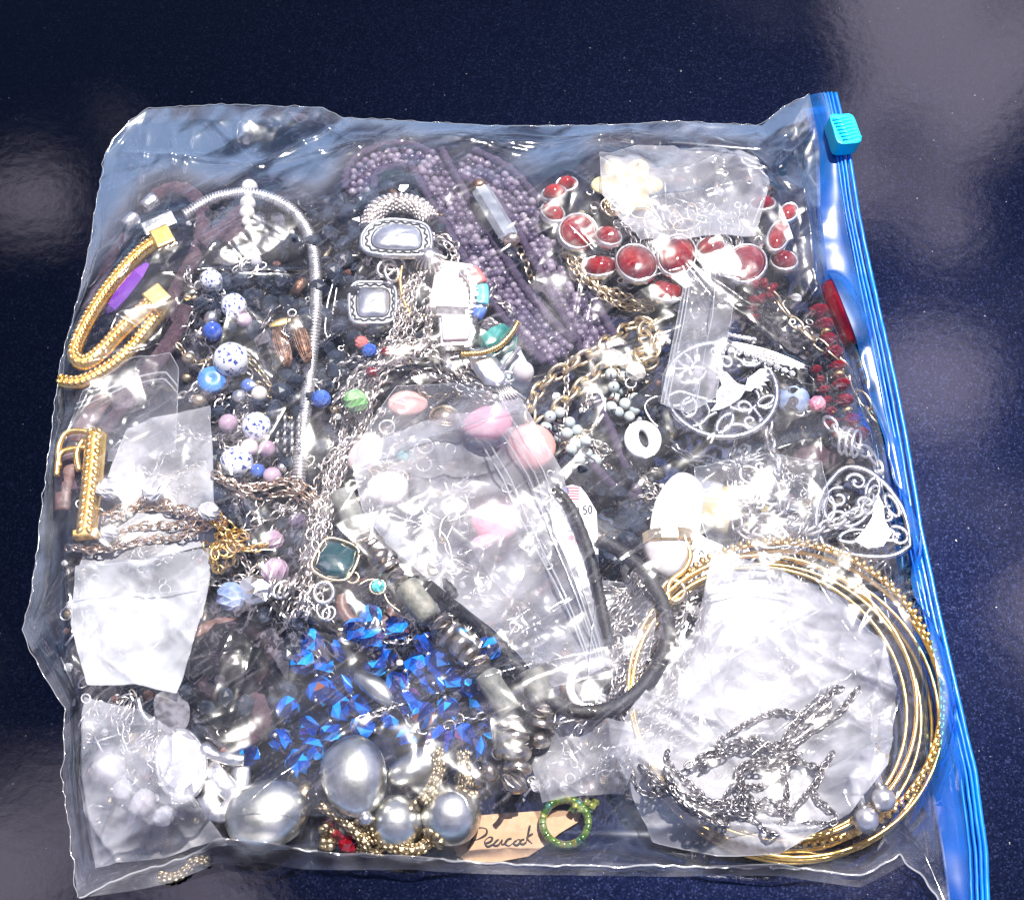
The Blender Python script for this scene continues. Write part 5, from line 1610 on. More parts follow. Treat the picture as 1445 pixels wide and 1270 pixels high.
solo('brass_rope', mesh_rope(MB(), [(226, 1236), (245, 1238), (262, 1228), (275, 1214), (292, 1214)], 7, 8), 'brass', 'brass mesh rope end poking out at the bottom left seam', 'chain')

# card with handwriting, green bead ring
A = TR(P(722, 1180, 9 * U), None, U)
t = thing('name_card', 'tan paper card with a handwritten name at the bottom seam', 'card', P(722, 1180))
cl = P(np.array([628, 640, 700, 790, 822, 815, 790, 770, 745, 700, 660, 645]), np.array([1168, 1154, 1148, 1142, 1145, 1160, 1175, 1192, 1208, 1216, 1216, 1206]), np.full(12, 9 * U))
n = len(cl)
mb = MB().add(np.concatenate([cl, cl - (0, 0, 2 * U)]), [tuple(range(n))[::-1], tuple(range(n, 2 * n))] + [(i, (i + 1) % n, n + (i + 1) % n, n + i) for i in range(n)])
part('card', mb, 'tan_card', t, smooth=False)
HW = [[(668, 1172), (666, 1185), (660, 1197)], [(664, 1176), (674, 1168), (686, 1169), (686, 1177), (674, 1184), (667, 1185)],
      [(684, 1190), (692, 1187), (695, 1182), (690, 1181), (684, 1187), (688, 1194), (697, 1190), (704, 1184), (700, 1186), (697, 1192), (703, 1192), (709, 1184), (708, 1191), (713, 1190)],
      [(722, 1183), (717, 1184), (713, 1190), (718, 1193), (724, 1189), (728, 1185), (725, 1190), (730, 1192), (735, 1186), (731, 1184), (728, 1188)],
      [(740, 1184), (736, 1185), (734, 1189), (738, 1191), (742, 1188)], [(748, 1164), (745, 1178), (742, 1190)], [(752, 1176), (744, 1182), (751, 1190)]]
for s in HW:
    q = spline(s, 1.5)
    w_ = (1.15 + .5 * np.sin(np.arange(len(q)) * .35)) * U
    part('ink_stroke', MB().tube(P(q[:, 0], q[:, 1], np.full(len(q), 9.6 * U)), w_, 5, flat=.5), 'ink', t)
t = thing('bead_ring', 'ring of tiny green and gold glass beads on the tan card', 'ring', P(797, 1160))
me = m_cyl('seed_green', .8)
c = P(798, 1160, 20 * U)
for i in range(26):
    a = i / 26 * 2 * np.pi
    for dz in (0, 1):
        put('bead', me, t, TR(c + np.array([29 * math.cos(a), 28 * math.sin(a), dz * 8 - 4 + 3 * math.sin(a)]) * U, basis((-math.sin(a), math.cos(a), rng.normal(0, .2))), 4.8 * U))
for i in range(9):
    put('bead', me, t, TR(P(808 + i * 4, 1142 - (i % 3) * 5, (22 + i % 2 * 6) * U), basis(rng.normal(0, 1, 3)), 4.8 * U))

# ------------------------------------------------------------------ centre: tag, cords, quartz drop
t = thing('price_tag', 'white paper price tag with a flag print right of the centre bag', 'tag', P(820, 750))
pg = [(775, 700), (792, 688), (815, 682), (828, 698), (842, 722), (845, 800), (849, 880), (840, 850), (826, 820), (800, 790), (780, 750)]
zt = 40 * U
cl = P(np.array([p[0] for p in pg]), np.array([p[1] for p in pg]), np.full(len(pg), zt)); n = len(cl)
mb = MB().add(np.concatenate([cl, cl - (0, 0, 2 * U)]), [tuple(range(n))[::-1], tuple(range(n, 2 * n))] + [(i, (i + 1) % n, n + (i + 1) % n, n + i) for i in range(n)])
part('paper', mb, 'white_card', t, smooth=False)
def flat_quad(x0, y0, x1, y1, sk=0.0, dz=.5, dy=0.0):
    q = P(np.array([x0, x1, x1 + sk, x0 + sk]), np.array([y0, y0 + dy, y1 + dy, y1]), np.full(4, zt + dz * U))
    return MB().add(q, [(0, 1, 2, 3)])
for i in range(5): part('flag_stripe', flat_quad(793, 687 + i * 3.8, 817, 689 + i * 3.8, 1, .6, 1), 'flag_red', t)
part('flag_canton', flat_quad(793, 686, 802, 695, 1, .9, 1), 'flag_blue', t)
def glyph(ch, x, y, h):
    w = h * .5
    if ch == '0':
        a = np.linspace(0, 2 * np.pi, 22)
        return [np.c_[x + w * .5 + w * .42 * np.cos(a), y - h / 2 + h * .5 * np.sin(a)]]
    if ch == '5': return [spline([(x + w * .85, y - h), (x + w * .2, y - h), (x + w * .15, y - h * .55), (x + w * .5, y - h * .66), (x + w * .88, y - h * .35), (x + w * .5, y), (x + w * .08, y - h * .1)], 1)]
    if ch == '.': return [np.array([(x + w * .3, y - 1), (x + w * .3, y)])]
    if ch == 'S': return [spline([(x + w * .85, y - h * .85), (x + w * .5, y - h), (x + w * .12, y - h * .75), (x + w * .5, y - h * .5), (x + w * .9, y - h * .25), (x + w * .5, y), (x + w * .1, y - h * .15)], 1)]
for ch, x, y in (('S', 792, 729), ('0', 812, 727), ('.', 820, 726.5), ('5', 823, 725.5), ('0', 830, 724.5)):
    for q in glyph(ch, x, y, 11):
        part('print', MB().tube(P(q[:, 0], q[:, 1], np.full(len(q), zt + .5 * U)), .95 * U, 4, flat=.4), 'ink', t)
part('print', flat_quad(798, 749, 808, 750.3, 0, .6, -.5), 'ink', t)
lf = [(0, -6), (1.6, -3), (4.5, -3.5), (3.2, -.5), (5, 1.5), (1, 2.2), (.5, 5), (-.5, 5), (-1, 2.2), (-5, 1.5), (-3.2, -.5), (-4.5, -3.5), (-1.6, -3)]
cl = P(np.array([806 + a for a, b in lf]), np.array([759 + b for a, b in lf]), np.full(len(lf), zt + .6 * U))
part('print_leaf', MB().add(cl, [tuple(range(len(lf)))]), 'leaf_red', t, smooth=False)
part('print', flat_quad(811, 762, 815, 768, 0, .6), 'leaf_red', t)

mb = MB().oval(38 * U, 34 * U, 6 * U, 26, 8, TR(P(845, 968, 36 * U)), flat=.6)
solo('pale_ring', mb, 'rose_quartz', 'pale pink ring inside the black cord loop', 'ring')

t = thing('quartz_pendant', 'white quartz drop pendant with silver cap and gold hook', 'pendant', P(942, 785))
c = P(942, 778, 66 * U)
part('stone', MB().lathe([(.85, -.55), (1, -.2), (.95, .2), (.6, .75), (.2, 1)], 9, TR(c, basis((.05, -1, -.1)), np.array([34, 33, 20]) * U), .0, .7), 'white_quartz', t)
part('cap', MB().lathe([(.9, -1), (1.05, -.8), (1.05, .8), (.9, 1)], 10, TR(P(943, 758, 66 * U), basis((.05, -1, 0)), np.array([9, 33, 20]) * U)), 'pale_gold', t, smooth=False)
part('hook', MB().tube(drape([(968, 762), (974, 785), (965, 805), (948, 818), (942, 832), (945, 850)], 4, z=70), 4 * U, 8), 'gold', t)
part('ring', MB().oval(15 * U, 14 * U, 4 * U, 18, 7, TR(P(950, 834, 66 * U), rotm('X', .2))), 'pale_gold', t)
mb = MB().prism(spline([(-30, -55), (0, -60), (30, -52), (34, 0), (32, 40), (10, 58), (-12, 50), (-32, 5)], 6, True), -5, 5, TR(P(955, 722, 54 * U), rotm('Z', -.15), U))
solo('white_plaque', mb, 'white_quartz', 'smooth white plaque above the quartz drop', 'charm', bev=2 * U, smooth=False)

# things inside the centre zip bag
for lab, x, y, rx, ry, a, m_ in [
    ('pink tube bead above the left end of the centre bag', 577, 570, 30, 20, .0, 'salmon_stone'), ('hot pink stone at the top of the centre bag', 686, 598, 34, 26, .2, 'pink_bead'),
    ('salmon stone at the right end of the centre bag', 752, 630, 34, 36, .4, 'salmon_stone'), ('pink stone low in the centre bag', 700, 738, 32, 30, .1, 'pink_bead'),
    ('small hot pink chip beside the earring hooks', 684, 762, 18, 9, .35, 'pink_bead'), ('turquoise chip bead inside the centre bag', 573, 643, 22, 12, -.5, 'turquoise'),
    ('pink disc at the left edge of the centre bag', 515, 640, 24, 30, -.5, 'rose_quartz'), ('pale stone lump inside the centre bag', 545, 690, 30, 24, 0, 'rose_quartz')]:
    c = here(x, y, min(rx, ry) * .5)
    m2 = m_nugget(m_, int(x), False, .14, 3)
    A = TR(c, rotm('Z', a), np.array([rx, ry, min(rx, ry) * .6]) * U)
    mb = MB().add(np.array([np.array(v.co) for v in m2.vertices]) @ A[:3, :3].T + c, [tuple(p.vertices) for p in m2.polygons])
    solo('stone_bead', mb, m_, lab, 'bead')
t = thing('wire_ball_charm', 'pale gold wire wrapped ball above the centre bag', 'charm', P(628, 590))
c = here(628, 592, 18)
part('core', MB().ball(c, 18 * U), 'pale_gold', t)
for i in range(9):
    part('wire', MB().oval(23 * U, 20 * U, 1.8 * U, 20, 5, TR(c, rotm('Z', -.2) @ rotm('X', -.9 + i * .22))), 'pale_gold', t)
mb = MB()
for pts in ([(620, 760), (624, 735), (642, 720), (650, 735)], [(640, 740), (628, 770), (640, 785), (668, 775)], [(600, 720), (630, 735), (660, 725)], [(610, 800), (640, 790), (668, 800)], [(590, 700), (602, 730), (630, 760), (640, 800)]):
    mb.tube(drape(pts, 3), 1.8 * U, 5)
solo('earring_hooks', mb, 'silver', 'tangle of silver earring wires inside the centre bag', 'earring')
for lab, x, y in (('small silver ring at the top left of the centre bag', 600, 630), ('tiny silver ring outside the centre bag', 546, 603), ('silver ring low in the centre bag', 640, 800), ('silver ring beside the turquoise chip', 598, 655)):
    solo('jump_ring', MB().oval(11 * U, 10 * U, 2 * U, 16, 5, TR(here(x, y, 4), rotm('X', .3))), 'silver', lab, 'ring')
for lab, pts in (('fine silver chain heaped in the left of the centre bag', [(545, 700), (580, 720), (560, 745), (600, 740), (610, 775), (590, 760)]),
                 ('fine silver chain heaped in the middle of the centre bag', [(620, 660), (660, 670), (640, 690), (680, 690), (640, 710)]),
                 ('fine silver chain low inside the centre bag', [(650, 800), (690, 820), (670, 840), (720, 850), (740, 890)])):
    chain_thing('chain_necklace', lab, pts, 'chain_silver', 10, 4.5, 1.4)
strand('bead_necklace', 'grey pearl beads inside the centre bag', [(520, 730), (550, 760), (590, 800)], [(m_ball('grey_stone'), 16, 15)], 'black_cord', r=14)

# ------------------------------------------------------------------ small bags inside
def small_bag(label, top, right, bottom, left, mat, zips=(), lift=3, wr=6, nwr=14, edges=('top', 'bottom', 'left', 'right'), nu=70, nv=70, er=.8, name='small_plastic_bag', rn=80):
    px = coons(top, right, bottom, left, nu, nv)
    V = sheet_over(px, lift, wr, nwr, rn)
    c = V.reshape(-1, 3).mean(0)
    t = thing(name, label, 'plastic bag', c)
    for e in edges: part('edge', edge_tube(V, er, e), 'film_seam', t, st=False)
    for axis, f, r in zips:
        ln = V[int(f * (nv - 1))] if axis == 'v' else V[:, int(f * (nu - 1))]
        ln = ln.copy(); m_ = 14
        for _ in range(3):
            zp = np.pad(ln[:, 2], m_, mode='edge'); ln[:, 2] = np.mean([zp[i:i + len(ln)] for i in range(2 * m_ + 1)], 0)
        part('zip_line', MB().tube(ln + np.array([0, 0, 3.0 * U]), r * U, 6), 'film_seam', t, st=False)
    film_part('film', V, mat, t, True, int(rng.integers(0, 50)))
    return t


small_bag('upper small clear zip bag at the left side', [(120, 555), (185, 505), (240, 498), (252, 520)], [(252, 520), (250, 580), (248, 640)], [(85, 650), (160, 650), (248, 640)], [(120, 555), (100, 600), (85, 650)],
          'film_small', zips=[('v', .22, 1.6), ('v', .30, 1.2)])
small_bag('white milky small bag at left crossed by gold chains', [(180, 605), (240, 585), (296, 572)], [(296, 572), (300, 660), (303, 768)], [(112, 800), (200, 797), (303, 778)], [(180, 605), (150, 680), (112, 800)], 'film_cloud', nwr=8)
small_bag('white folded card pouch below the gold chains at left', [(108, 800), (200, 790), (302, 772)], [(302, 772), (290, 850), (250, 980)], [(125, 968), (190, 966), (250, 980)], [(108, 800), (100, 880), (125, 968)], 'film_white', zips=[('v', .30, 1.0)], nwr=12, wr=8)
small_bag('added milky film sheet for the white glare in the lower left corner', [(120, 985), (200, 1000), (255, 1040)], [(255, 1040), (270, 1120), (318, 1185)], [(135, 1225), (230, 1210), (318, 1185)], [(120, 985), (110, 1100), (135, 1225)], 'film_milky', wr=14, nwr=20, edges=())  # added sheet, its whiteness stands in for sun glare on the film
small_bag('clear small bag with the cream flower brooch', [(845, 215), (900, 205), (1000, 212), (1062, 225)], [(1062, 225), (1085, 262), (1065, 335)], [(905, 345), (990, 335), (1065, 335)], [(845, 215), (850, 280), (905, 345)], 'film_milky', wr=12, nwr=16)
small_bag('long narrow zip bag lying over the bird pendant', [(968, 385), (1000, 378), (1040, 372)], [(1040, 372), (1032, 450), (1010, 560)], [(932, 570), (970, 585), (1010, 560)], [(968, 385), (952, 470), (932, 570)],
          'film_milky', zips=[('u', .06, 1.4), ('u', .13, 1.4), ('u', .62, 1.0)], nwr=7, wr=4)
small_bag('zip bag of pink stones and earrings lying in the centre', [(497, 655), (525, 622), (600, 597), (735, 565)], [(735, 565), (790, 660), (830, 800), (862, 935)], [(775, 968), (815, 962), (862, 935)], [(497, 655), (512, 720), (545, 768), (612, 822), (692, 886), (775, 968)],
          'film_milky', zips=[('u', .70, 1.6), ('u', .735, 1.6), ('u', .83, 1.2), ('u', .87, 1.0), ('u', .91, 1.0)], nwr=18, wr=7, nu=110, nv=110)
small_bag('dull clear small bag behind the top of the centre bag', [(520, 600), (560, 545), (640, 540)], [(640, 540), (700, 560), (735, 575)], [(500, 660), (600, 620), (735, 575)], [(520, 600), (505, 630), (500, 660)], 'film_small', nwr=8)
small_bag('clear small bag flap below the price tag inside the black cord loop', [(848, 820), (885, 822), (922, 838)], [(922, 838), (925, 880), (915, 930)], [(830, 960), (870, 955), (915, 930)], [(848, 820), (835, 890), (830, 960)], 'film_small', nwr=6)
small_bag('added white film sheet for the glare in the upper half of the large milky bag', [(1012, 800), (1090, 815), (1170, 850), (1225, 910)], [(1225, 910), (1245, 970), (1235, 1040)], [(955, 985), (1060, 1010), (1150, 1000), (1235, 1040)],
          [(1012, 800), (990, 890), (955, 985)], 'film_cloud', wr=10, nwr=14)  # extra sheet added to whiten the bag like blown-out sunlight
small_bag('large milky crumpled bag of silver chains inside the bangles', [(1005, 782), (1090, 800), (1180, 845), (1240, 905)], [(1240, 905), (1265, 1000), (1250, 1080), (1195, 1150)], [(920, 1188), (1010, 1208), (1100, 1205), (1195, 1150)],
          [(1005, 782), (980, 890), (885, 1010), (868, 1070), (920, 1188)], 'film_cloud', wr=13, nwr=44, nu=150, nv=150, rn=140)
for lab, pts, m_, st in [
    ('silver rope chain looping along the bottom pressed on the milky bag', [(905, 1070), (925, 1105), (960, 1130), (1000, 1150), (1045, 1150), (1090, 1155), (1125, 1150), (1140, 1105), (1138, 1070)], 'dark_silver', 2),
    ('second silver rope chain sagging pressed on the milky bag', [(930, 1095), (975, 1125), (1020, 1140), (1050, 1120), (1060, 1090), (1100, 1070)], 'dark_silver', 3),
    ('silver chains slanting up to the right pressed on the milky bag', [(1000, 1085), (1050, 1055), (1100, 1040), (1150, 1005), (1185, 980)], 'dark_silver', 3)]:
    chain_thing('chain_necklace', lab, pts, m_, 9, 4, 1.6, strands=st + 1, spread=13, cat='necklace', group='silver chains on the milky bag')
small_bag('crumpled clear bag end right of the stone necklace', [(770, 1030), (830, 1015), (890, 1020)], [(890, 1020), (900, 1070), (880, 1120)], [(765, 1135), (820, 1125), (880, 1120)], [(770, 1030), (750, 1080), (765, 1135)], 'film_milky', wr=12, nwr=14, edges=())
small_bag('hazy clear bag under the dome pendant and knotted chain', [(980, 660), (1080, 640), (1160, 650)], [(1160, 650), (1170, 700), (1150, 770)], [(1010, 790), (1080, 800), (1150, 770)], [(980, 660), (985, 720), (1010, 790)], 'film_small', wr=10, nwr=10)

# things lying on the small bags
# stone and pewter necklace
cyl = m_cyl('slate_stone', 1, .05); pw = m_facet('pewter', 8, .95); dsc = m_cyl('pewter', 1); pball = m_ball('pewter', 12, 8)
seq = [(cyl, 17, 30), (pw, 17, 13), (dsc, 19, 5), (pball, 19, 14), (dsc, 18, 5), (pw, 17, 13)]
strand('stone_necklace', 'necklace of grey stone tubes and pewter beads crossing the centre', [(480, 695), (505, 742), (540, 792), (580, 838), (620, 880), (655, 915), (690, 958), (712, 1000), (726, 1045), (730, 1090), (718, 1120), (708, 1132)],
       seq, 'black_cord', r=22, cr=4, jit=.06, z=66)
strand('stone_necklace', 'short run of grey stone and pewter beads right of the long necklace', [(752, 945), (762, 985), (764, 1020), (760, 1055)], [(cyl, 17, 22), (pw, 17, 13), (dsc, 19, 5), (pball, 16, 12)], 'black_cord', r=20, cr=4, jit=.06, z=48)
strand('stone_necklace', 'pewter beads lying sideways below the stone necklace', [(640, 1100), (668, 1096), (700, 1085), (712, 1080)], [(pw, 15, 12), (dsc, 17, 5), (pball, 14, 12)], 'black_cord', r=14, cr=4, jit=.06, z=44)
cord_thing('cord_necklace', 'black cord behind the grey stone necklace', [(560, 745), (600, 795), (650, 850), (700, 905), (740, 950)], 9, 'black_cord', 'necklace', .8, 30)

def black_loop(label, pts, r, z): return cord_thing('black_cord_necklace', label, pts, r, 'black_cord', 'necklace', 1, z)
black_loop('black cord crossing the price tag', [(782, 690), (800, 708), (815, 735), (830, 775), (842, 820), (852, 870), (860, 910)], 7.5, 52)
black_loop('thick black cord loop left of the milky bag', [(845, 760), (885, 785), (918, 820), (938, 862), (942, 900), (925, 945), (890, 985), (850, 1003), (810, 1004), (780, 990)], 10, 82)
cord_thing('black_cord_necklace', 'flat dark strap behind the quartz drop', [(830, 740), (860, 760), (890, 800), (900, 850)], 18, 'black_cord', 'necklace', .25, 20)
t = thing('gold_buckle', 'gold bar buckle with chain pattern and two prongs at far left', 'buckle', P(125, 680))
path = P(np.array([136, 130, 122]), np.array([612, 680, 752]), np.full(3, 66 * U))
part('bar', rope_band(MB(), path, 15, .7, 11), 'gold', t)
part('end_cap', MB().prism([(-17, -5), (17, -5), (17, 5), (-17, 5)], -10, 10, TR(P(122, 754, 66 * U), rotm('Z', .1), U)), 'gold', t, smooth=False, bev=2 * U)
for pts in ([(84, 660), (82, 635), (92, 612), (112, 608), (130, 612)], [(80, 672), (84, 642), (100, 634), (122, 632)], [(112, 665), (108, 640), (118, 620)]):
    part('prong', MB().tube(drape(pts, 5, z=58), 4.6 * U, 8), 'gold', t)
for lab, pts, m_, n_ in [('fine gold chains crossing the white pouch', [(100, 772), (150, 768), (200, 752), (255, 740), (312, 738)], 'rose_gold', 2),
                         ('fine gold chain with round links above the white pouch', [(152, 730), (165, 714), (205, 708), (255, 716), (310, 732)], 'rose_gold', 2),
                         ('gold cable chains right of the white pouch', [(300, 735), (335, 745), (310, 762), (345, 775), (368, 770)], 'gold', 3),
                         ('gold chain ends below the porcelain beads', [(318, 672), (335, 688), (370, 690), (405, 692), (440, 705)], 'rose_gold', 3),
                         ('yellow gold chain clump right of the white pouch', [(302, 790), (315, 765), (335, 770), (318, 790), (305, 775)], 'gold', 2)]:
    chain_thing('gold_chain', lab, pts, m_, 12, 5.5, 1.7, strands=n_, spread=6, cat='necklace', cap=110)
cc = m_facet('clear_crystal', 9, .9)
for lab, x, y, r in (('clear faceted crystal bead beside the gold buckle', 153, 690, 17), ('clear faceted crystal bead on the white bag', 216, 690, 18), ('clear crystal bead at the right edge of the white bag', 295, 722, 15), ('small clear crystal below the gold buckle', 155, 752, 13)):
    t = thing('crystal_bead', lab, 'bead', P(x, y), 'clear crystal beads')
    put('bead', cc, t, TR(here(x, y, r * .8), basis(rng.normal(0, 1, 3)), r * U))

# ------------------------------------------------------------------ the slider bag
LEFT = [(160, 195), (148, 218), (122, 370), (84, 520), (62, 700), (42, 850), (31, 888), (62, 955), (92, 1000), (88, 1090), (110, 1266)]
TOP = [(160, 195), (182, 172), (208, 154), (300, 148), (455, 151), (485, 166), (600, 172), (700, 178), (870, 177), (960, 171), (1075, 178), (1105, 152), (1142, 134)]
INNER = [(1142, 134), (1156, 200), (1158, 300), (1168, 390), (1212, 500), (1246, 620), (1270, 740), (1288, 850), (1312, 980), (1316, 1100), (1332, 1200), (1345, 1300)]
OUTER = [(1176, 134), (1192, 205), (1206, 300), (1224, 390), (1248, 500), (1272, 620), (1292, 740), (1318, 860), (1346, 980), (1372, 1090), (1386, 1200), (1390, 1300)]
BOTTOM = [(110, 1266), (200, 1228), (325, 1190), (480, 1205), (700, 1218), (900, 1222), (1100, 1224), (1222, 1234), (1268, 1206), (1305, 1240), (1345, 1300)]


def world2(pl, z):
    pl = np.array(pl, float)
    return P(pl[:, 0], pl[:, 1], np.broadcast_to(np.asarray(z, float) * U, (len(pl),)))


zl = [14, 12, 10, 9, 9, 9, 8, 8, 9, 10, 4]
zt_ = [14, 14, 14, 14, 15, 14, 14, 14, 15, 18, 22, 30, 38]
zi = [38, 34, 28, 24, 22, 20, 20, 20, 20, 18, 14, 12]
zo = [40, 36, 28, 22, 20, 18, 18, 18, 18, 16, 12, 10]
zb = [4, 10, 22, 16, 14, 13, 13, 18, 20, 12, 12]
bT, bR, bB, bL = world2(TOP, zt_), world2(INNER, zi), world2(BOTTOM, zb), world2(LEFT, zl)
bO = world2(OUTER, zo)
NU, NV = 460, 460
base = coons(bT, bR, bB, bL, NU, NV)
# inside mask on the height grid
loop = np.concatenate([bT, bR[1:], bB[::-1][1:], bL[::-1][1:-1]])
gx = GX0 + (np.arange(GNX) + .5) * RES; gy = GY0 + (np.arange(GNY) + .5) * RES
XX, YY = np.meshgrid(gx, gy)
ins = np.zeros_like(XX, bool)
for a, b_ in zip(loop, np.roll(loop, -1, 0)):
    cnd = (a[1] > YY) != (b_[1] > YY)
    with np.errstate(divide='ignore', invalid='ignore'):
        ins ^= cnd & (XX < (b_[0] - a[0]) * (YY - a[1]) / (b_[1] - a[1] + 1e-15) + a[0])
edgeh = np.full_like(HM, 0.0)
d2 = np.full(XX.shape, 1e9)
dense = np.concatenate([resample(np.array(q), .002) for q in (bT, bR, bB, bL)])
for p in dense:
    d = (XX - p[0]) ** 2 + (YY - p[1]) ** 2
    m_ = d < d2
    d2[m_] = d[m_]; edgeh[m_] = p[2]
PILE = HM.copy()
ob = np.where(ins, grow(HM, 2) + 2 * U, edgeh)
hh = relax(ob, 500, ~ins, edgeh)
for _ in range(12):
    a = hh.copy(); a[1:-1, 1:-1] = .2 * (hh[1:-1, 1:-1] + hh[2:, 1:-1] + hh[:-2, 1:-1] + hh[1:-1, 2:] + hh[1:-1, :-2]); hh = np.where(ins, a, hh)
# creases: those the photograph shows, then many small ones
CR = [(360, 228, 480, 165, 7, 5), (360, 228, 165, 205, 7, 5), (360, 228, 285, 152, 6, 5), (360, 228, 520, 195, 7, 5), (360, 228, 300, 275, 5, 8), (205, 160, 190, 330, 6, 5), (240, 170, 245, 330, 5, 4),
      (690, 915, 1015, 682, 16, 13), (720, 920, 960, 760, 9, 7), (500, 690, 800, 605, 11, 9), (560, 660, 790, 640, 7, 6), (760, 880, 860, 780, 7, 6),
      (1085, 262, 1150, 180, 9, 6), (1085, 262, 955, 215, 9, 6), (1085, 262, 1055, 345, 8, 6), (1085, 262, 900, 310, 8, 8), (1085, 262, 1110, 200, 8, 5), (1085, 262, 980, 180, 8, 6), (1085, 262, 1155, 300, 7, 5),
      (1150, 200, 1165, 420, 10, 8), (1120, 220, 1150, 430, 8, 7), (1165, 420, 1130, 320, 8, 6), (1100, 480, 1180, 380, 6, 5),
      (322, 1190, 115, 1262, 10, 7), (322, 1190, 140, 1000, 10, 8), (322, 1190, 170, 1070, 9, 6), (322, 1190, 240, 1060, 9, 6), (322, 1190, 120, 1180, 9, 7), (322, 1190, 420, 1090, 6, 5), (115, 1262, 180, 1130, 8, 6),
      (1222, 1234, 1150, 1090, 9, 7), (1222, 1234, 1310, 1150, 10, 7), (1222, 1234, 1265, 1100, 9, 6), (1222, 1234, 1090, 1180, 7, 6), (1260, 1210, 1330, 1000, 8, 6),
      (110, 1000, 100, 790, 10, 8), (100, 990, 118, 1240, 9, 7), (35, 885, 110, 800, 9, 7), (45, 890, 120, 1010, 10, 7), (140, 560, 100, 640, 6, 5), (130, 540, 240, 500, 6, 5),
      (235, 405, 445, 395, 7, 5), (420, 1050, 830, 935, 8, 5), (560, 1000, 850, 925, 6, 5), (340, 1160, 520, 1020, 6, 6), (500, 560, 640, 540, 5, 5),
      (820, 440, 960, 400, 6, 6), (880, 330, 800, 260, 6, 6), (700, 200, 900, 210, 7, 6), (560, 190, 760, 215, 6, 5), (760, 230, 900, 195, 7, 6), (640, 185, 820, 192, 6, 4),
      (1000, 690, 1140, 640, 9, 8), (1060, 800, 1260, 760, 6, 6), (1130, 820, 1250, 1000, 8, 8), (920, 1000, 1180, 860, 10, 9), (1000, 1120, 1230, 930, 9, 8), (880, 1060, 1010, 960, 8, 7)]
segs = px_segs(CR)
for _ in range(420):
    x, y = rng.uniform(80, 1300), rng.uniform(160, 1230)
    a = rng.uniform(0, math.pi); l = rng.uniform(15, 85)
    segs += px_segs([(x - l * math.cos(a), y - l * math.sin(a), x + l * math.cos(a), y + l * math.sin(a), rng.uniform(.8, 3.6) * rng.choice([1, 1, -.5]), rng.uniform(2.5, 7))])
h = samp(hh, base[..., 0], base[..., 1])
w = np.minimum.outer(np.minimum(np.arange(NV), np.arange(NV)[::-1]) / 14, np.ones(NU))
w = np.clip(np.minimum(w, np.minimum(np.arange(NU), np.arange(NU)[::-1])[None] / 14), 0, 1)
film = base.copy()
film[..., 2] = w * h + (1 - w) * base[..., 2]
film[..., 2] += soft_ridges(film[..., 0], film[..., 1], px_segs([(690, 915, 1015, 682, 12, 26), (500, 690, 800, 605, 9, 20), (1000, 690, 1150, 640, 8, 20), (120, 800, 110, 1000, 8, 22), (160, 1010, 260, 1190, 9, 22), (1120, 230, 1150, 420, 8, 18), (700, 205, 1000, 200, 7, 16), (420, 1060, 830, 935, 6, 12)])) * w
film[..., 2] += (creases(film[..., 0], film[..., 1], segs) + crinkle(film, 1.2 * U, 90, 70) + facets(film, 19 * U, 66 * U, 21, .55) + facets(film, 4.5 * U, 27 * U, 33, 2.0) + facets(film, .6 * U, 12 * U, 44, 1.1)) * np.clip(w, .15, 1)
film[..., 2] = np.maximum(film[..., 2], w * (samp(PILE, film[..., 0], film[..., 1]) + 1.0 * U))

bag = thing('slider_bag', 'clear plastic slider bag with blue zip stuffed with jewellery', 'plastic bag', (0, 0, 0))
mk = (grow(PILE, 4) > 5 * U).astype(float)
for _ in range(40):
    a = mk.copy(); a[1:-1, 1:-1] = .25 * (mk[2:, 1:-1] + mk[:-2, 1:-1] + mk[1:-1, 2:] + mk[1:-1, :-2]); mk = a
margin_sheen = 1 - samp(mk, film[..., 0], film[..., 1])      # haze raised away from the contents: sky sheen painted in
margin_sheen = margin_sheen * np.clip(.25 + (film[..., 1] + .06) / .10, .3, 1)     # painted sheen kept weaker towards the lower end
film_part('front_film', film[::-1], 'film', bag, False, 3, margin_sheen[::-1])
back = base[::4, ::4].copy(); back[..., 2] = 3 * U
ed = np.minimum(np.minimum(np.arange(115), np.arange(115)[::-1])[:, None], np.minimum(np.arange(115), np.arange(115)[::-1])[None]) / 3
back[..., 2] = np.where(ed < 1, base[::4, ::4, 2] * (1 - ed) * .6 + 3 * U, 3 * U)
film_part('back_film', back[::-1], 'film_back', bag, False, 8)


def rough_path(p, step=4, amp=2.2):
    q = resample(np.array(p), step * U); n = len(q)
    o = rng.normal(0, amp * U, (n, 3))
    for _ in range(2): o = (np.roll(o, 1, 0) + o + np.roll(o, -1, 0)) / 3
    return q + o * (1, 1, .5)


part('bottom_seam', MB().tube(rough_path(film[-1]), 1.4 * U, 6, flat=.6), 'film_seam', bag, st=False)
part('top_seam', MB().tube(rough_path(film[0]), .5 * U, 6, flat=.6), 'film_seam', bag, st=False)
part('side_fold', MB().tube(rough_path(film[:, 0]), .5 * U, 6, flat=.6), 'film_seam', bag, st=False)
# seam flap along the bottom
fl = [(110, 1267), (150, 1262), (235, 1250), (312, 1222), (360, 1226), (480, 1230), (700, 1234), (900, 1236), (1100, 1240), (1215, 1252)]
fb = world2(fl, 1.5)
ft = film[-1][:int(NU * .93)][::4]
V = coons(ft, np.stack([ft[-1], fb[-1]]), fb, np.stack([ft[0], fb[0]]), 160, 10)
V[1:-1, :, 2] += rng.normal(0, .6 * U, (8, 160))
V[1:, :, 2] = np.maximum(V[1:, :, 2], samp(relax(grow(HM, 2), 40), V[1:, :, 0], V[1:, :, 1]) + 1 * U)
film_part('seam_flap', V, 'film_small', bag, False, 12)
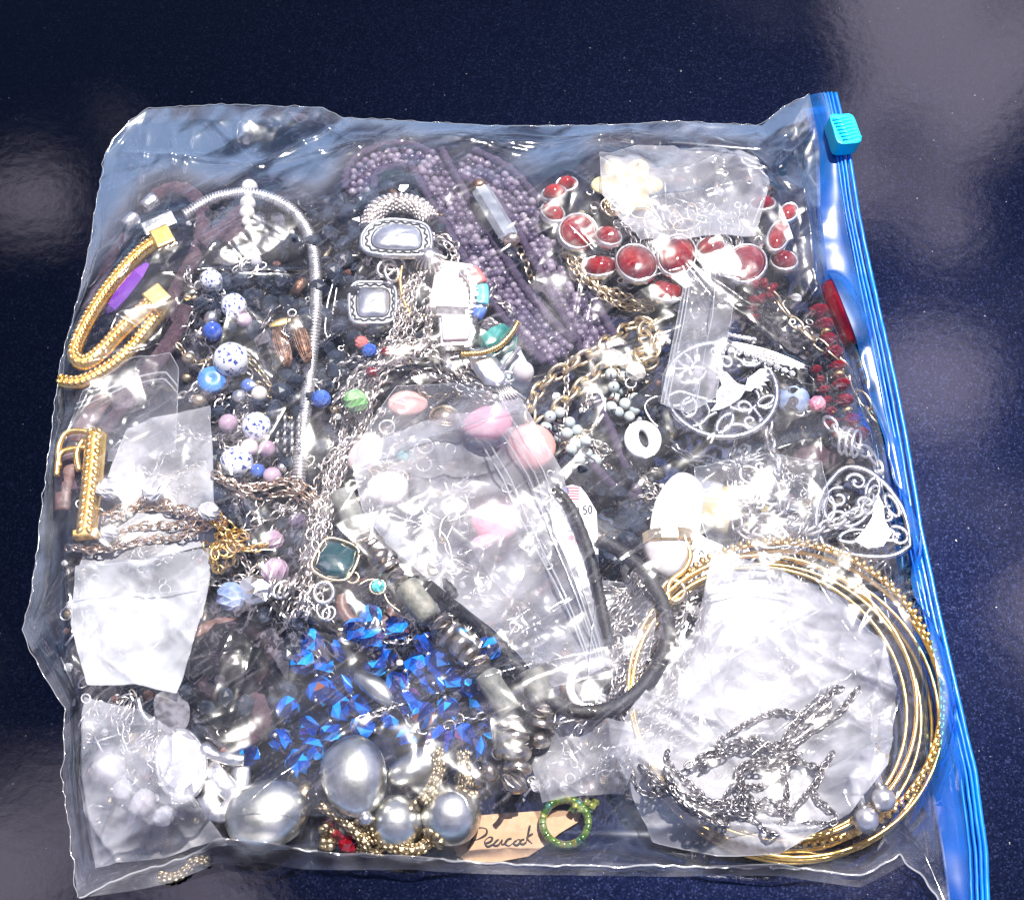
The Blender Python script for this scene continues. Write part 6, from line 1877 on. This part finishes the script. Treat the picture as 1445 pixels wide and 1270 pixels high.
# blue header band and zip
n = 220
Ri, Ro = resample(film[:, -1], 1)[:0], None
inner = film[:, -1][::2]
dO = np.r_[0, np.cumsum(np.linalg.norm(np.diff(bO, axis=0), axis=1))]
sO = np.linspace(0, dO[-1], len(inner))
outer = np.stack([np.interp(sO, dO, bO[:, i]) for i in range(3)], 1)
cols = np.linspace(0, 1, 14)
V = inner[:, None] * (1 - cols)[None, :, None] + outer[:, None] * cols[None, :, None]
V[..., 2] += (np.sin(np.pi * cols)[None] * 5 + 2 * np.sin(np.arange(len(inner)) * .11)[:, None] * np.sin(np.pi * cols)[None]) * U
hb = grow(HM, 2)
V[..., 2] = np.maximum(V[..., 2], samp(relax(hb, 30), V[..., 0], V[..., 1]) + 1.5 * U)
V[..., 2] += facets(V, 5 * U, 40 * U, 5, 1.3)
film_part('header_band', V, 'film_blue', bag, True, 15)
Vb = V[:, ::3].copy(); Vb[..., 2] = np.linspace(4, 12, Vb.shape[1])[None] * U
film_part('header_band', Vb, 'film_blue', bag, False, 16)
tO = tangents(outer); sN, bN = frames(tO)
zt3 = None
for k_, (off, r, dz) in enumerate(((3, 3.6, 2), (-4.5, 2.4, 4), (-10, 2.2, 4), (-16, 1.7, 4))):
    pth = outer + np.array([off * U, 0, dz * U])
    o = part('zip_track', MB().tube(resample(pth, 6 * U) + np.cumsum(rng.normal(0, .28 * U, (len(resample(pth, 6 * U)), 3)), 0) * .5 * (1, 0, 1), r * U, 7, flat=1.4), 'zip_blue', bag)
# slider
sl = put('slider', MB().prism(spline([(-19, -26), (0, -29), (19, -25), (21, 0), (18, 26), (0, 28), (-18, 27), (-20, 0)], 6, True), -15, 15, TR((0, 0, 0), None, U)).mesh('slider', 'slider_cyan', False, False, 2.5 * U), bag,
         TR(P(1189, 190, 56 * U), rotm('Z', .16) @ rotm('Y', .12)))
for i in range(7):
    pth = np.array([[-17, -20 + i * 6.5, 15.5], [17, -20 + i * 6.5, 15.5]]) * U
    A = TR(P(1189, 190, 56 * U), rotm('Z', .16) @ rotm('Y', .12))
    part('grip_ridge', MB().tube(pth @ A[:3, :3].T + A[:3, 3], 1.7 * U, 6), 'slider_cyan', sl, st=False)
